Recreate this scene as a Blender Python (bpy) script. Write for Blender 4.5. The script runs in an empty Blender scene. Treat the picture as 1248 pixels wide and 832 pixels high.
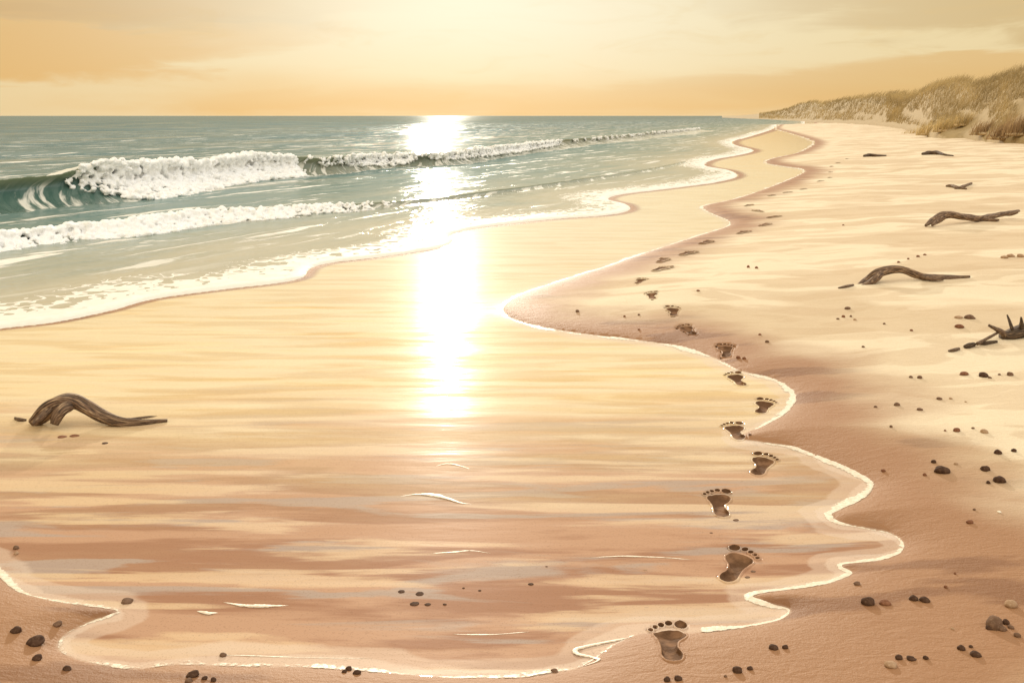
import bpy, bmesh, math, random
import numpy as np
from mathutils import Vector, kdtree

random.seed(11)
rng = np.random.default_rng(5)
S = bpy.context.scene
COL = S.collection

# ------------------------------------------------------------------ the view
F = 1173.0          # focal length in photograph pixels (1248 wide)
CX, HY = 624.0, 141.0
H = 1.7             # eye height in metres

cam_d = bpy.data.cameras.new('camera')
cam = bpy.data.objects.new('camera', cam_d)
COL.objects.link(cam)
cam.location = (0, 0, H)
cam.rotation_euler = (math.pi / 2, 0, 0)
cam_d.sensor_width = 36
cam_d.lens = F / 1248 * 36
cam_d.shift_y = -(416 - HY) / 1248
cam_d.clip_start = 0.05
cam_d.clip_end = 20000
S.camera = cam

SUN_AZ = math.atan((545 - CX) / F)
SUN_EL = math.radians(11.5)

# ------------------------------------------------------------------ helpers
def link(o, parent=None):
    COL.objects.link(o)
    if parent is not None:
        o.parent = parent
    return o


def mesh_obj(name, verts, faces, mats, parent=None, smooth=True, mat_idx=None):
    me = bpy.data.meshes.new(name)
    me.from_pydata([tuple(v) for v in verts], [], faces)
    for m in (mats if isinstance(mats, (list, tuple)) else [mats]):
        me.materials.append(m)
    if mat_idx is not None:
        me.polygons.foreach_set('material_index', mat_idx)
    if smooth:
        me.polygons.foreach_set('use_smooth', [True] * len(me.polygons))
    me.update()
    return link(bpy.data.objects.new(name, me), parent)


def grid_mesh(name, V, nr, nc, mats, keep=None, attrs=None, parent=None):
    """V: (nr*nc,3) row-major grid; keep: bool mask (nr-1, nc-1) of quads."""
    i = np.arange((nr - 1) * nc).reshape(nr - 1, nc)[:, :-1]
    if keep is not None:
        i = i[keep]
    i = i.ravel()
    Q = np.stack([i, i + 1, i + nc + 1, i + nc], 1).astype(np.int32)
    used = np.zeros(nr * nc, bool)
    used[Q.ravel()] = True
    remap = np.cumsum(used) - 1
    Q = remap[Q].astype(np.int32)
    V = V[used]
    me = bpy.data.meshes.new(name)
    me.vertices.add(len(V))
    me.vertices.foreach_set('co', V.astype(np.float32).ravel())
    me.loops.add(Q.size)
    me.loops.foreach_set('vertex_index', Q.ravel())
    me.polygons.add(len(Q))
    me.polygons.foreach_set('loop_start', np.arange(0, Q.size, 4, dtype=np.int32))
    me.polygons.foreach_set('use_smooth', np.ones(len(Q), bool))
    me.update(calc_edges=True)
    me.validate()
    for k, a in (attrs or {}).items():
        at_ = me.attributes.new(k, 'FLOAT', 'POINT')
        at_.data.foreach_set('value', a.ravel()[used].astype(np.float32))
    for m in (mats if isinstance(mats, (list, tuple)) else [mats]):
        me.materials.append(m)
    return link(bpy.data.objects.new(name, me), parent)


def set_attr(o, name, vals):
    a = o.data.attributes.new(name, 'FLOAT', 'POINT')
    a.data.foreach_set('value', np.asarray(vals, np.float32))


def tag(o, label=None, cat=None, group=None, kind=None):
    if label: o['label'] = label
    if cat: o['category'] = cat
    if group: o['group'] = group
    if kind: o['kind'] = kind
    return o


def empty(name, loc):
    o = bpy.data.objects.new(name, None)
    o.location = loc
    o.empty_display_size = 0.1
    return link(o)


def vnoise(x, y, seed=0):
    """numpy 2-D value noise in 0..1"""
    xi, yi = np.floor(x).astype(np.int64), np.floor(y).astype(np.int64)
    fx, fy = x - xi, y - yi
    fx, fy = fx * fx * (3 - 2 * fx), fy * fy * (3 - 2 * fy)

    def h(a, b):
        n = (a * 374761393 + b * 668265263 + seed * 974711) & 0x7fffffff
        n = ((n ^ (n >> 13)) * 1274126177) & 0x7fffffff
        return ((n ^ (n >> 16)) & 0xffff) / 65535.0
    return ((h(xi, yi) * (1 - fx) + h(xi + 1, yi) * fx) * (1 - fy)
            + (h(xi, yi + 1) * (1 - fx) + h(xi + 1, yi + 1) * fx) * fy)


def fbm(x, y, seed=0, octv=3):
    s, a, t = 0, 1.0, 0
    for k in range(octv):
        s = s + a * vnoise(x * 2 ** k, y * 2 ** k, seed + k)
        t += a
        a *= 0.5
    return s / t


def sstep(a, b, x):
    t = np.clip((x - a) / (b - a), 0, 1)
    return t * t * (3 - 2 * t)


def spline(pts, n=10):
    p = [np.array(q, float) for q in pts]
    p = [2 * p[0] - p[1]] + p + [2 * p[-1] - p[-2]]
    out = []
    for i in range(1, len(p) - 2):
        for k in range(n):
            t = k / n
            out.append(0.5 * (2 * p[i] + (p[i + 1] - p[i - 1]) * t + (2 * p[i - 1] - 5 * p[i] + 4 * p[i + 1] - p[i + 2]) * t * t
                              + (3 * p[i] - p[i - 1] - 3 * p[i + 1] + p[i + 2]) * t ** 3))
    out.append(p[-2])
    return np.array(out)


def flat(px, py):
    d = H * F / (np.asarray(py, float) - HY)
    return np.stack([(np.asarray(px, float) - CX) / F * d, d], -1)


def at_depth(px, py, d):
    """the point that stands at distance d along the ray of a photograph pixel"""
    return Vector(((px - CX) / F * d, d, H - (py - HY) * d / F))


# ------------------------------------------------------------------ shore lines (traced, laid out on the flat ground)
SAND_EDGE = [(952, 152), (946, 157), (962, 162), (984, 169), (993, 175), (974, 186), (940, 194), (935, 199), (956, 203), (977, 206), (979, 211), (950, 224), (902, 241),
             (862, 250), (857, 254), (872, 262), (888, 269), (887, 276), (850, 288), (800, 304), (745, 323), (690, 340), (640, 357), (613, 374), (622, 387),
             (660, 399), (720, 408), (780, 415), (830, 423), (872, 437), (903, 452), (945, 463), (966, 477), (968, 489), (955, 505), (930, 519),
             (907, 529), (906, 535), (930, 539), (967, 545), (999, 557), (1040, 574), (1063, 590), (1051, 607), (1025, 620), (1013, 627), (1022, 636),
             (1054, 643), (1086, 650), (1101, 662), (1094, 675), (1068, 683), (1030, 687), (1026, 691), (1037, 699), (1011, 710), (979, 716), (925, 723), (918, 729),
             (942, 737), (962, 743), (949, 755), (902, 765), (835, 772), (790, 771), (766, 777), (742, 790), (720, 806), (695, 816), (636, 825), (580, 826), (524, 824),
             (460, 819), (380, 813), (300, 812), (216, 810), (163, 815), (125, 810), (84, 800), (71, 788), (82, 771), (112, 757), (142, 746),
             (128, 741), (96, 737), (60, 731), (24, 721), (0, 702), (-40, 668), (-110, 630), (-220, 590), (-420, 560), (-900, 545)]
SEA_EDGE = [(-900, 480), (-420, 450), (-200, 425), (-80, 410), (0, 399), (67, 391), (135, 377), (188, 363), (269, 352), (337, 344), (368, 337), (379, 326), (405, 319), (467, 312),
            (533, 302), (553, 293), (550, 286), (585, 277), (669, 267), (737, 262), (766, 256), (764, 249), (742, 243), (755, 237), (820, 229), (872, 222),
            (898, 215), (890, 208), (860, 202), (868, 195), (905, 188), (918, 183), (897, 177), (894, 172), (915, 166), (940, 158), (947, 152)]
sandE = flat(*spline(SAND_EDGE, 10).T)
seaE = flat(*spline(SEA_EDGE, 10).T)
far_sand = np.array([[60, 190], [130, 420], [600, 2000], [1400, 5200]], float)
far_sea = np.array([[58, 190], [127, 420], [590, 2000], [1390, 5200]], float)
sand_line = np.vstack([far_sand[::-1], sandE])                  # far -> near -> far left
sea_line = np.vstack([seaE, far_sea])
# closed polygon of everything that is NOT dry sand (wash + sea side)
SANDPOLY = np.vstack([sand_line, [[-60, sandE[-1, 1]], [-6000, 100], [-6000, 5200]]])
SEAPOLY = np.vstack([sea_line, [[-6000, 5200], [-6000, 100], [-60, seaE[0, 1]]]])


def dense(line):
    out = []
    for a, b in zip(line[:-1], line[1:]):
        L = np.hypot(*(b - a))
        n = max(1, int(L / (0.0015 * max(2, min(a[1], b[1])) + 0.002)))
        n = min(n, 400)
        t = np.arange(n)[:, None] / n
        out.append(a + (b - a) * t)
    out.append(line[-1:])
    return np.vstack(out)


def make_kd(line):
    P = dense(line)
    kd = kdtree.KDTree(len(P))
    for i, p in enumerate(P):
        kd.insert((p[0], p[1], 0), i)
    kd.balance()
    return kd


kd_sand, kd_sea = make_kd(sand_line), make_kd(sea_line)


def inside(P, poly):
    a, b = poly, np.roll(poly, -1, 0)
    x, y = P[:, 0], P[:, 1]
    res = np.zeros(len(P), bool)
    for (x0, y0), (x1, y1) in zip(a, b):
        if y0 == y1:
            continue
        c = (y0 > y) != (y1 > y)
        if c.any():
            res[c] ^= x[c] < (x1 - x0) * (y[c] - y0) / (y1 - y0) + x0
    return res


def rows_inside(Y, X, poly):
    """grid rows of constant Y: parity of the crossings"""
    a, b = poly, np.roll(poly, -1, 0)
    out = np.zeros(X.shape, bool)
    for r, y in enumerate(Y):
        c = (a[:, 1] > y) != (b[:, 1] > y)
        xs = np.sort((b[c, 0] - a[c, 0]) * (y - a[c, 1]) / (b[c, 1] - a[c, 1]) + a[c, 0])
        out[r] = ((len(xs) - np.searchsorted(xs, X[r])) % 2) == 1
    return out


def dist(P, kd):
    return np.array([kd.find((p[0], p[1], 0))[2] for p in P])


def sd_sand(P):                       # + on the dry side
    P = np.atleast_2d(P)
    return dist(P, kd_sand) * np.where(inside(P, SANDPOLY), -1, 1)


def sd_sea(P):                        # + in the sea
    P = np.atleast_2d(P)
    return dist(P, kd_sea) * np.where(inside(P, SEAPOLY), 1, -1)


def ground_z(x, y, sd):
    s = np.maximum(sd, 0)
    soft = 14 * (1 - np.exp(-s / 14))
    z = 0.030 * (1 - np.exp(-s / 0.10)) + 0.045 * soft
    und = (fbm(x * 0.55 + y * .12, y * 0.30, 3, 3) - 0.5) * 0.22 * sstep(0.3, 3.0, sd)
    rip = (fbm(x * 2.2, y * 1.7, 8, 3) - 0.5) * 0.024 * sstep(0.1, 0.8, sd)
    wash = -0.010 * (1 - np.exp(np.minimum(sd, 0) / 0.10)) + (fbm(x * .5, y * 1.3, 5, 2) - .5) * .006 * sstep(0, -.3, sd)
    return np.where(sd > 0, z + und + rip, wash)


def gz(x, y):
    P = np.array([[x, y]])
    return float(ground_z(P[:, 0], P[:, 1], sd_sand(P))[0])


def at(px, py):
    """where the ray of a photograph pixel meets the sand"""
    z = 0.0
    for _ in range(25):
        d = (H - z) * F / (py - HY)
        x = (px - CX) / F * d
        z = 0.5 * z + 0.5 * gz(x, d)
    return Vector((x, d, gz(x, d)))


# ------------------------------------------------------------------ materials
def mat(name):
    m = bpy.data.materials.new(name)
    m.use_nodes = True
    m.node_tree.nodes.clear()
    return m, m.node_tree


def N(nt, t, **kw):
    n = nt.nodes.new(t)
    ins = kw.pop('i', {})
    for k, v in kw.items():
        setattr(n, k, v)
    for k, v in ins.items():
        s = n.inputs[k]
        if isinstance(v, bpy.types.NodeSocket):
            nt.links.new(v, s)
        else:
            s.default_value = v
    return n


def M_(nt, op, a, b=None, c=None, clamp=False):
    n = nt.nodes.new('ShaderNodeMath')
    n.operation = op
    n.use_clamp = clamp
    for k, v in enumerate((a, b, c)):
        if v is None:
            continue
        if isinstance(v, bpy.types.NodeSocket):
            nt.links.new(v, n.inputs[k])
        else:
            n.inputs[k].default_value = v
    return n.outputs[0]


def mixc(nt, f, a, b):
    n = nt.nodes.new('ShaderNodeMix')
    n.data_type = 'RGBA'
    for s, v in ((n.inputs[0], f), (n.inputs[6], a), (n.inputs[7], b)):
        if isinstance(v, bpy.types.NodeSocket):
            nt.links.new(v, s)
        else:
            s.default_value = v if not isinstance(v, tuple) else (*v, 1)[:4]
    return n.outputs[2]


def rng_(nt, v, a, b, c=0.0, d=1.0, smooth=True):
    n = nt.nodes.new('ShaderNodeMapRange')
    n.interpolation_type = 'SMOOTHSTEP' if smooth else 'LINEAR'
    nt.links.new(v, n.inputs[0])
    for k, x in zip((1, 2, 3, 4), (a, b, c, d)):
        n.inputs[k].default_value = x
    return n.outputs[0]


def noise(nt, vec, scale, detail=3.0, rough=0.5, dist_=0.0):
    n = N(nt, 'ShaderNodeTexNoise', i={'Vector': vec, 'Scale': scale, 'Detail': detail, 'Roughness': rough, 'Distortion': dist_})
    return n.outputs[0]


def mapping(nt, vec, scale=(1, 1, 1), rot=0.0, loc=(0, 0, 0)):
    n = N(nt, 'ShaderNodeMapping', i={'Vector': vec, 'Scale': scale, 'Rotation': (0, 0, rot), 'Location': loc})
    return n.outputs[0]


def attr(nt, name):
    return N(nt, 'ShaderNodeAttribute', attribute_name=name).outputs['Fac']


SHORE_ROT = math.radians(-62)   # turns shore-parallel direction onto x


# ---- sand, dry and wet
def sand_material():
    m, nt = mat('sand')
    P = N(nt, 'ShaderNodeNewGeometry').outputs['Position']
    sd = attr(nt, 'sd')
    n_edge = noise(nt, P, 9, 3)
    n_mid = noise(nt, mapping(nt, P, (1.0, 1.8, 1)), 1.1, 3)
    sdn = M_(nt, 'ADD', sd, M_(nt, 'MULTIPLY', M_(nt, 'SUBTRACT', n_edge, .5), .02))
    film = rng_(nt, sdn, 0.012, -0.012)
    damp_d = M_(nt, 'ADD', sd, M_(nt, 'MULTIPLY', M_(nt, 'SUBTRACT', n_mid, .5), .9))
    y0 = N(nt, 'ShaderNodeSeparateXYZ', i={0: P}).outputs[1]
    damp_d = M_(nt, 'SUBTRACT', damp_d, rng_(nt, y0, 4.6, 2.9, 0, .42))
    damp = M_(nt, 'MAXIMUM', rng_(nt, damp_d, 1.0, .15), M_(nt, 'MULTIPLY', rng_(nt, sdn, .34, .02), .95))
    # dry sand: pale and tan drifts; tan tongues also paint in shade of the undulations
    st = noise(nt, mapping(nt, P, (.30, .75, 1), -.5), 1.0, 3, .42, .6)
    st2 = noise(nt, mapping(nt, P, (.8, 2.4, 1), -.3, (5, 3, 0)), 1.3, 4, .5, .8)
    t1 = rng_(nt, st, .49, .535)
    t2 = rng_(nt, st2, .5, .56)
    dry = mixc(nt, t1, (.74, .63, .455), (.61, .485, .325))
    dry = mixc(nt, M_(nt, 'MULTIPLY', t2, .45), dry, (.53, .395, .25))
    t3 = rng_(nt, noise(nt, mapping(nt, P, (.6, 2.0, 1), -.25, (9, 1, 0)), 1.6, 4), .56, .62)
    dmp = mixc(nt, t3, (.325, .165, .078), (.225, .102, .043))
    grain = noise(nt, P, 240, 2)
    sand = mixc(nt, damp, dry, dmp)
    sand = mixc(nt, M_(nt, 'MULTIPLY', rng_(nt, grain, .42, .68), .22), sand, (.30, .19, .11))
    # wash: silt streaks under the film, drawn out across the beach
    w1 = noise(nt, mapping(nt, P, (.42, 2.9, 1), .02), 1.25, 6, .58, .35)
    w2 = noise(nt, mapping(nt, P, (.55, 3.9, 1), .03, (3, 7, 0)), 1.5, 6, .56, .5)
    w3 = noise(nt, mapping(nt, P, (.35, 3.2, 1), 0, (11, 2, 0)), 1.9, 5, .56, .3)
    wash = mixc(nt, rng_(nt, w1, .45, .54), (.46, .28, .18), (.33, .175, .105))
    wash = mixc(nt, M_(nt, 'MULTIPLY', rng_(nt, w2, .52, .60), .75), wash, (.38, .31, .265))
    wash = mixc(nt, M_(nt, 'MULTIPLY', rng_(nt, w3, .525, .60), .7), wash, (.62, .43, .245))
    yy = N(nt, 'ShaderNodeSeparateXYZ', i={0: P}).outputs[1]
    sky_gold = rng_(nt, M_(nt, 'ADD', yy, M_(nt, 'MULTIPLY', M_(nt, 'SUBTRACT', w1, .5), 3.0)), 3.7, 6.6)  # golden farther out: yellow sky reflection put into the base colour
    wash = mixc(nt, M_(nt, 'MULTIPLY', sky_gold, .8), wash, mixc(nt, rng_(nt, w2, .45, .6), (.82, .69, .43), (.70, .52, .26)))
    edge2 = M_(nt, 'ADD', sd, M_(nt, 'MULTIPLY', M_(nt, 'SUBTRACT', noise(nt, mapping(nt, P, (.8, 2, 1)), 2.2, 4), .5), .22))
    rimw = M_(nt, 'ADD', M_(nt, 'MULTIPLY', rng_(nt, edge2, -.125, -.105), .38), M_(nt, 'MULTIPLY', rng_(nt, edge2, -.055, -.04), .30))
    wash = mixc(nt, rimw, wash, (.66, .53, .42))
    speck = noise(nt, P, 160, 2)
    wash = mixc(nt, M_(nt, 'MULTIPLY', rng_(nt, speck, .56, .70), .30), wash, (.20, .11, .06))
    wash = mixc(nt, rng_(nt, attr(nt, 'lip_shade_wet'), .15, .7), wash, (.22, .085, .04))  # brown line: shadow of the foam lip plus wet dark sand, put into the colour
    film = M_(nt, 'MULTIPLY', film, rng_(nt, attr(nt, 'lip_shade_wet'), .9, .2))
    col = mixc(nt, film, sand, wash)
    # film relief: wind-drawn ripples; dry relief: grain
    r1 = noise(nt, mapping(nt, P, (1.0, 4.5, 1), .02), 1.6, 2, .5, .4)
    r2 = noise(nt, mapping(nt, P, (2.2, 9, 1), .05), 4.0, 2, .5, .4)
    rip = M_(nt, 'ADD', r1, M_(nt, 'MULTIPLY', r2, .22))
    b_w = N(nt, 'ShaderNodeBump', i={'Strength': 1.0, 'Distance': .0028, 'Height': rip})
    g2 = M_(nt, 'ADD', M_(nt, 'ADD', noise(nt, P, 75, 5, .65), M_(nt, 'MULTIPLY', noise(nt, mapping(nt, P, (1, 2.4, 1), -.5), 9, 3, .55, .8), 1.6)), M_(nt, 'MULTIPLY', grain, .35))
    b_d = N(nt, 'ShaderNodeBump', i={'Strength': .5, 'Distance': .008, 'Height': g2})
    cw = rng_(nt, M_(nt, 'ADD', w3, M_(nt, 'MULTIPLY', M_(nt, 'SUBTRACT', yy, 5.5), .035)), .43, .58, .04, 1.0)
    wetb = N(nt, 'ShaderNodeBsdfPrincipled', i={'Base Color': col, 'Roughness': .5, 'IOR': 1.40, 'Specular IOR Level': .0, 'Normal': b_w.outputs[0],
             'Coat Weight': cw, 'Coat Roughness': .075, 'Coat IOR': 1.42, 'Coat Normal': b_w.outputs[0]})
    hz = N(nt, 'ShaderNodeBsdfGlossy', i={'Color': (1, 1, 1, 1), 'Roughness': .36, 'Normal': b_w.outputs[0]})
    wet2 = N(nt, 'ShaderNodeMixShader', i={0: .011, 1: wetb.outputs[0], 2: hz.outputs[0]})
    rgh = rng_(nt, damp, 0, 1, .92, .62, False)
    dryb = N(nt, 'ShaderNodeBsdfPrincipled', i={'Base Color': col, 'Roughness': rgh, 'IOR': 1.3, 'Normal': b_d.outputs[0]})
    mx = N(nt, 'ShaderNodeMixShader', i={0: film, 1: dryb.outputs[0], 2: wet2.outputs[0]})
    out = N(nt, 'ShaderNodeOutputMaterial', i={'Surface': mx.outputs[0]})
    return m


def print_material():
    m, nt = mat('damp_pressed_sand')
    P = N(nt, 'ShaderNodeNewGeometry').outputs['Position']
    n = noise(nt, P, 60, 4, .6)
    n2 = noise(nt, P, 14, 3)
    c = mixc(nt, n, (.075, .037, .018), (.17, .088, .045))
    c = mixc(nt, rng_(nt, n2, .45, .65), c, (.24, .13, .07))
    b = N(nt, 'ShaderNodeBump', i={'Strength': .7, 'Distance': .006, 'Height': n})
    p = N(nt, 'ShaderNodeBsdfPrincipled', i={'Base Color': c, 'Roughness': .85, 'IOR': 1.2, 'Normal': b.outputs[0]})
    N(nt, 'ShaderNodeOutputMaterial', i={'Surface': p.outputs[0]})
    return m


def foam_material():
    m, nt = mat('sea_foam')
    P = N(nt, 'ShaderNodeNewGeometry').outputs['Position']
    n = noise(nt, P, 22, 6, .7)
    c = mixc(nt, rng_(nt, n, .38, .62), (.86, .87, .87), (.95, .955, .95))
    b = N(nt, 'ShaderNodeBump', i={'Strength': .6, 'Distance': .02, 'Height': n})
    p = N(nt, 'ShaderNodeBsdfPrincipled', i={'Base Color': c, 'Roughness': .75, 'Subsurface Weight': .25, 'Subsurface Radius': (.08, .08, .08), 'Subsurface Scale': .5, 'Normal': b.outputs[0]})
    N(nt, 'ShaderNodeOutputMaterial', i={'Surface': p.outputs[0]})
    return m


def foam_line_material():
    m, nt = mat('thin_foam')
    P = N(nt, 'ShaderNodeNewGeometry').outputs['Position']
    n = noise(nt, P, 45, 4, .65)
    c = mixc(nt, rng_(nt, n, .35, .65), (.66, .55, .41), (.80, .71, .57))
    b = N(nt, 'ShaderNodeBump', i={'Strength': .6, 'Distance': .006, 'Height': n})
    p = N(nt, 'ShaderNodeBsdfPrincipled', i={'Base Color': c, 'Roughness': .5, 'Normal': b.outputs[0]})
    # the bead breaks into lace: holes are real gaps between bubbles
    body = attr(nt, 'body')
    lace = noise(nt, P, 55, 3, .6)
    n3 = noise(nt, P, 7, 2)
    k = M_(nt, 'ADD', M_(nt, 'ADD', lace, M_(nt, 'MULTIPLY', n3, .95)), M_(nt, 'MULTIPLY', body, 1.15))
    tr = N(nt, 'ShaderNodeBsdfTransparent')
    mx = N(nt, 'ShaderNodeMixShader', i={0: rng_(nt, k, 1.54, 1.86), 1: tr.outputs[0], 2: p.outputs[0]})
    N(nt, 'ShaderNodeOutputMaterial', i={'Surface': mx.outputs[0]})
    return m


def sea_material():
    m, nt = mat('sea_water')
    P = N(nt, 'ShaderNodeNewGeometry').outputs['Position']
    sd = attr(nt, 'sd')
    Ps = mapping(nt, P, (1, 1, 1), SHORE_ROT)
    big = noise(nt, mapping(nt, Ps, (.05, .35, 1)), 1.0, 4, .55, .4)
    mid = noise(nt, mapping(nt, Ps, (.35, 1.6, 1)), 1.0, 4, .55, .5)
    dep = M_(nt, 'ADD', M_(nt, 'LOGARITHM', M_(nt, 'MAXIMUM', sd, .05), 10), M_(nt, 'MULTIPLY', M_(nt, 'SUBTRACT', mid, .5), .9))
    t = rng_(nt, dep, -.1, 1.05)
    col = mixc(nt, t, (.44, .41, .31), (.13, .215, .205))
    col = mixc(nt, rng_(nt, dep, .85, 1.6), col, (.06, .155, .185))
    streak = rng_(nt, big, .53, .62)
    col = mixc(nt, M_(nt, 'MULTIPLY', streak, .4), col, (.36, .35, .27))
    # foam on the swash: solid along the edge, breaking into lace behind it
    vor = N(nt, 'ShaderNodeTexVoronoi', feature='DISTANCE_TO_EDGE', i={'Vector': N(nt, 'ShaderNodeVectorMath', operation='ADD', i={0: mapping(nt, Ps, (.55, 1, 1)), 1: N(nt, 'ShaderNodeTexNoise', i={'Vector': P, 'Scale': 3.0}).outputs[1]}).outputs[0], 'Scale': 3.2})
    sdv = M_(nt, 'ADD', sd, M_(nt, 'MULTIPLY', M_(nt, 'SUBTRACT', mid, .5), 1.1))
    wid = rng_(nt, sdv, .14, 1.1, .9, 0.0, False)
    lace = M_(nt, 'LESS_THAN', M_(nt, 'MULTIPLY', vor.outputs[0], 2.6), M_(nt, 'MULTIPLY', wid, .85))
    solid = rng_(nt, M_(nt, 'ADD', sd, M_(nt, 'MULTIPLY', M_(nt, 'SUBTRACT', noise(nt, P, 5, 3), .5), .25)),   .20, .13)
    fs = noise(nt, mapping(nt, Ps, (.30, 2.6, 1), .12), 1.0, 5, .6, .9)
    drift = M_(nt, 'MULTIPLY', rng_(nt, fs, .575, .62), rng_(nt, sd, 90, 14, .0, .85))
    fm = M_(nt, 'MAXIMUM', M_(nt, 'MAXIMUM', solid, M_(nt, 'MULTIPLY', lace, .85)), M_(nt, 'MULTIPLY', drift, rng_(nt, sd, .6, 2.5)))
    fc = noise(nt, P, 18, 4, .6)
    foamc = mixc(nt, fc, (.74, .71, .63), (.90, .87, .80))
    col = mixc(nt, fm, col, foamc)
    w1 = noise(nt, mapping(nt, Ps, (.55, 2.4, 1)), 1.0, 3, .55, .5)
    w2 = noise(nt, mapping(nt, Ps, (2.0, 5.0, 1)), 1.4, 3, .55, .3)
    hgt = M_(nt, 'ADD', M_(nt, 'MULTIPLY', w1, .7), M_(nt, 'MULTIPLY', w2, .25))
    hgt = M_(nt, 'ADD', hgt, M_(nt, 'MULTIPLY', fm, .25))
    b = N(nt, 'ShaderNodeBump', i={'Strength': 1.0, 'Distance': .045, 'Height': hgt})
    ro = M_(nt, 'ADD', .07, M_(nt, 'MULTIPLY', fm, .5))
    # a wind-roughened sea never mirrors fully: its reflectance levels off at about a third
    df = N(nt, 'ShaderNodeBsdfDiffuse', i={'Color': col, 'Normal': b.outputs[0]})
    gl = N(nt, 'ShaderNodeBsdfGlossy', i={'Color': (1, 1, 1, 1), 'Roughness': ro, 'Normal': b.outputs[0]})
    fr = N(nt, 'ShaderNodeFresnel', i={'IOR': 1.33, 'Normal': b.outputs[0]})
    k = M_(nt, 'MULTIPLY', M_(nt, 'MINIMUM', fr.outputs[0], .29), M_(nt, 'SUBTRACT', 1.0, M_(nt, 'MULTIPLY', fm, .7)))
    mx = N(nt, 'ShaderNodeMixShader', i={0: k, 1: df.outputs[0], 2: gl.outputs[0]})
    N(nt, 'ShaderNodeOutputMaterial', i={'Surface': mx.outputs[0]})
    return m


def wave_material():
    m, nt = mat('wave_water')
    P = N(nt, 'ShaderNodeNewGeometry').outputs['Position']
    u, v = attr(nt, 'along'), attr(nt, 'up')
    sh = M_(nt, 'SUBTRACT', u, M_(nt, 'MULTIPLY', v, .9))
    vec = N(nt, 'ShaderNodeCombineXYZ', i={0: M_(nt, 'MULTIPLY', sh, 2.6), 1: M_(nt, 'MULTIPLY', v, .7), 2: 0.0}).outputs[0]
    s1 = noise(nt, vec, 1.0, 4, .6, .35)
    s2 = noise(nt, vec, 3.1, 3, .6, .3)
    deep = attr(nt, 'deep')
    thin = mixc(nt, rng_(nt, s2, .35, .65), (.46, .41, .29), (.34, .34, .26))
    c = mixc(nt, rng_(nt, s2, .35, .65), (.055, .115, .098), (.10, .165, .145))
    c = mixc(nt, deep, thin, c)
    c = mixc(nt, M_(nt, 'MULTIPLY', rng_(nt, v, .72, 1.0), .6), c, (.24, .27, .15))
    fm = M_(nt, 'MULTIPLY', rng_(nt, s1, .52, .60), rng_(nt, v, .98, .62, .05, .75))
    fm = M_(nt, 'MAXIMUM', fm, rng_(nt, M_(nt, 'ADD', v, M_(nt, 'MULTIPLY', M_(nt, 'SUBTRACT', s2, .5), .5)), .16, .02, 0, .8))
    back = rng_(nt, M_(nt, 'ADD', v, M_(nt, 'MULTIPLY', M_(nt, 'SUBTRACT', s2, .5), .12)), .985, 1.02, 0, 1)
    fm = M_(nt, 'MAXIMUM', fm, M_(nt, 'MULTIPLY', back, attr(nt, 'foam')))
    c = mixc(nt, fm, c, (.84, .82, .74))
    w2 = noise(nt, P, 6, 3)
    b = N(nt, 'ShaderNodeBump', i={'Strength': .6, 'Distance': .05, 'Height': M_(nt, 'ADD', s1, M_(nt, 'MULTIPLY', w2, .3))})
    p = N(nt, 'ShaderNodeBsdfPrincipled', i={'Base Color': c, 'Roughness': M_(nt, 'ADD', .14, M_(nt, 'MULTIPLY', fm, .5)), 'IOR': 1.33, 'Normal': b.outputs[0]})
    N(nt, 'ShaderNodeOutputMaterial', i={'Surface': p.outputs[0]})
    return m


def wood_material(name, dark, mid, light):
    m, nt = mat(name)
    u, v = attr(nt, 'along'), attr(nt, 'round')
    vec = N(nt, 'ShaderNodeCombineXYZ', i={0: M_(nt, 'MULTIPLY', u, 3.0), 1: M_(nt, 'MULTIPLY', M_(nt, 'SINE', v), 3.2), 2: M_(nt, 'MULTIPLY', M_(nt, 'COSINE', v), 3.2)}).outputs[0]
    g = noise(nt, vec, 1.6, 6, .62, .5)
    c = mixc(nt, rng_(nt, g, .40, .52), dark, mid)
    c = mixc(nt, rng_(nt, g, .53, .64), c, light)
    b = N(nt, 'ShaderNodeBump', i={'Strength': .9, 'Distance': .012, 'Height': g})
    p = N(nt, 'ShaderNodeBsdfPrincipled', i={'Base Color': c, 'Roughness': .72, 'Normal': b.outputs[0]})
    N(nt, 'ShaderNodeOutputMaterial', i={'Surface': p.outputs[0]})
    return m


def stone_material(name, a, b_, c_):
    m, nt = mat(name)
    P = N(nt, 'ShaderNodeTexCoord').outputs['Object']
    n = noise(nt, P, 35, 5, .6)
    n2 = noise(nt, P, 130, 3, .6)
    c = mixc(nt, rng_(nt, n, .35, .65), a, b_)
    c = mixc(nt, M_(nt, 'MULTIPLY', rng_(nt, n2, .55, .7), .5), c, c_)
    b = N(nt, 'ShaderNodeBump', i={'Strength': .5, 'Distance': .004, 'Height': n2})
    p = N(nt, 'ShaderNodeBsdfPrincipled', i={'Base Color': c, 'Roughness': .9, 'IOR': 1.25, 'Normal': b.outputs[0]})
    N(nt, 'ShaderNodeOutputMaterial', i={'Surface': p.outputs[0]})
    return m


def grass_material(name, a, b_, c_):
    m, nt = mat(name)
    t = attr(nt, 'tone')
    c = mixc(nt, rng_(nt, t, 0, .5, 0, 1, False), a, b_)
    c = mixc(nt, rng_(nt, t, .5, 1, 0, 1, False), c, c_)
    d = N(nt, 'ShaderNodeBsdfPrincipled', i={'Base Color': c, 'Roughness': .65})
    tr = N(nt, 'ShaderNodeBsdfTranslucent', i={'Color': c})
    mx = N(nt, 'ShaderNodeMixShader', i={0: .35, 1: d.outputs[0], 2: tr.outputs[0]})
    N(nt, 'ShaderNodeOutputMaterial', i={'Surface': mx.outputs[0]})
    return m


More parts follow.
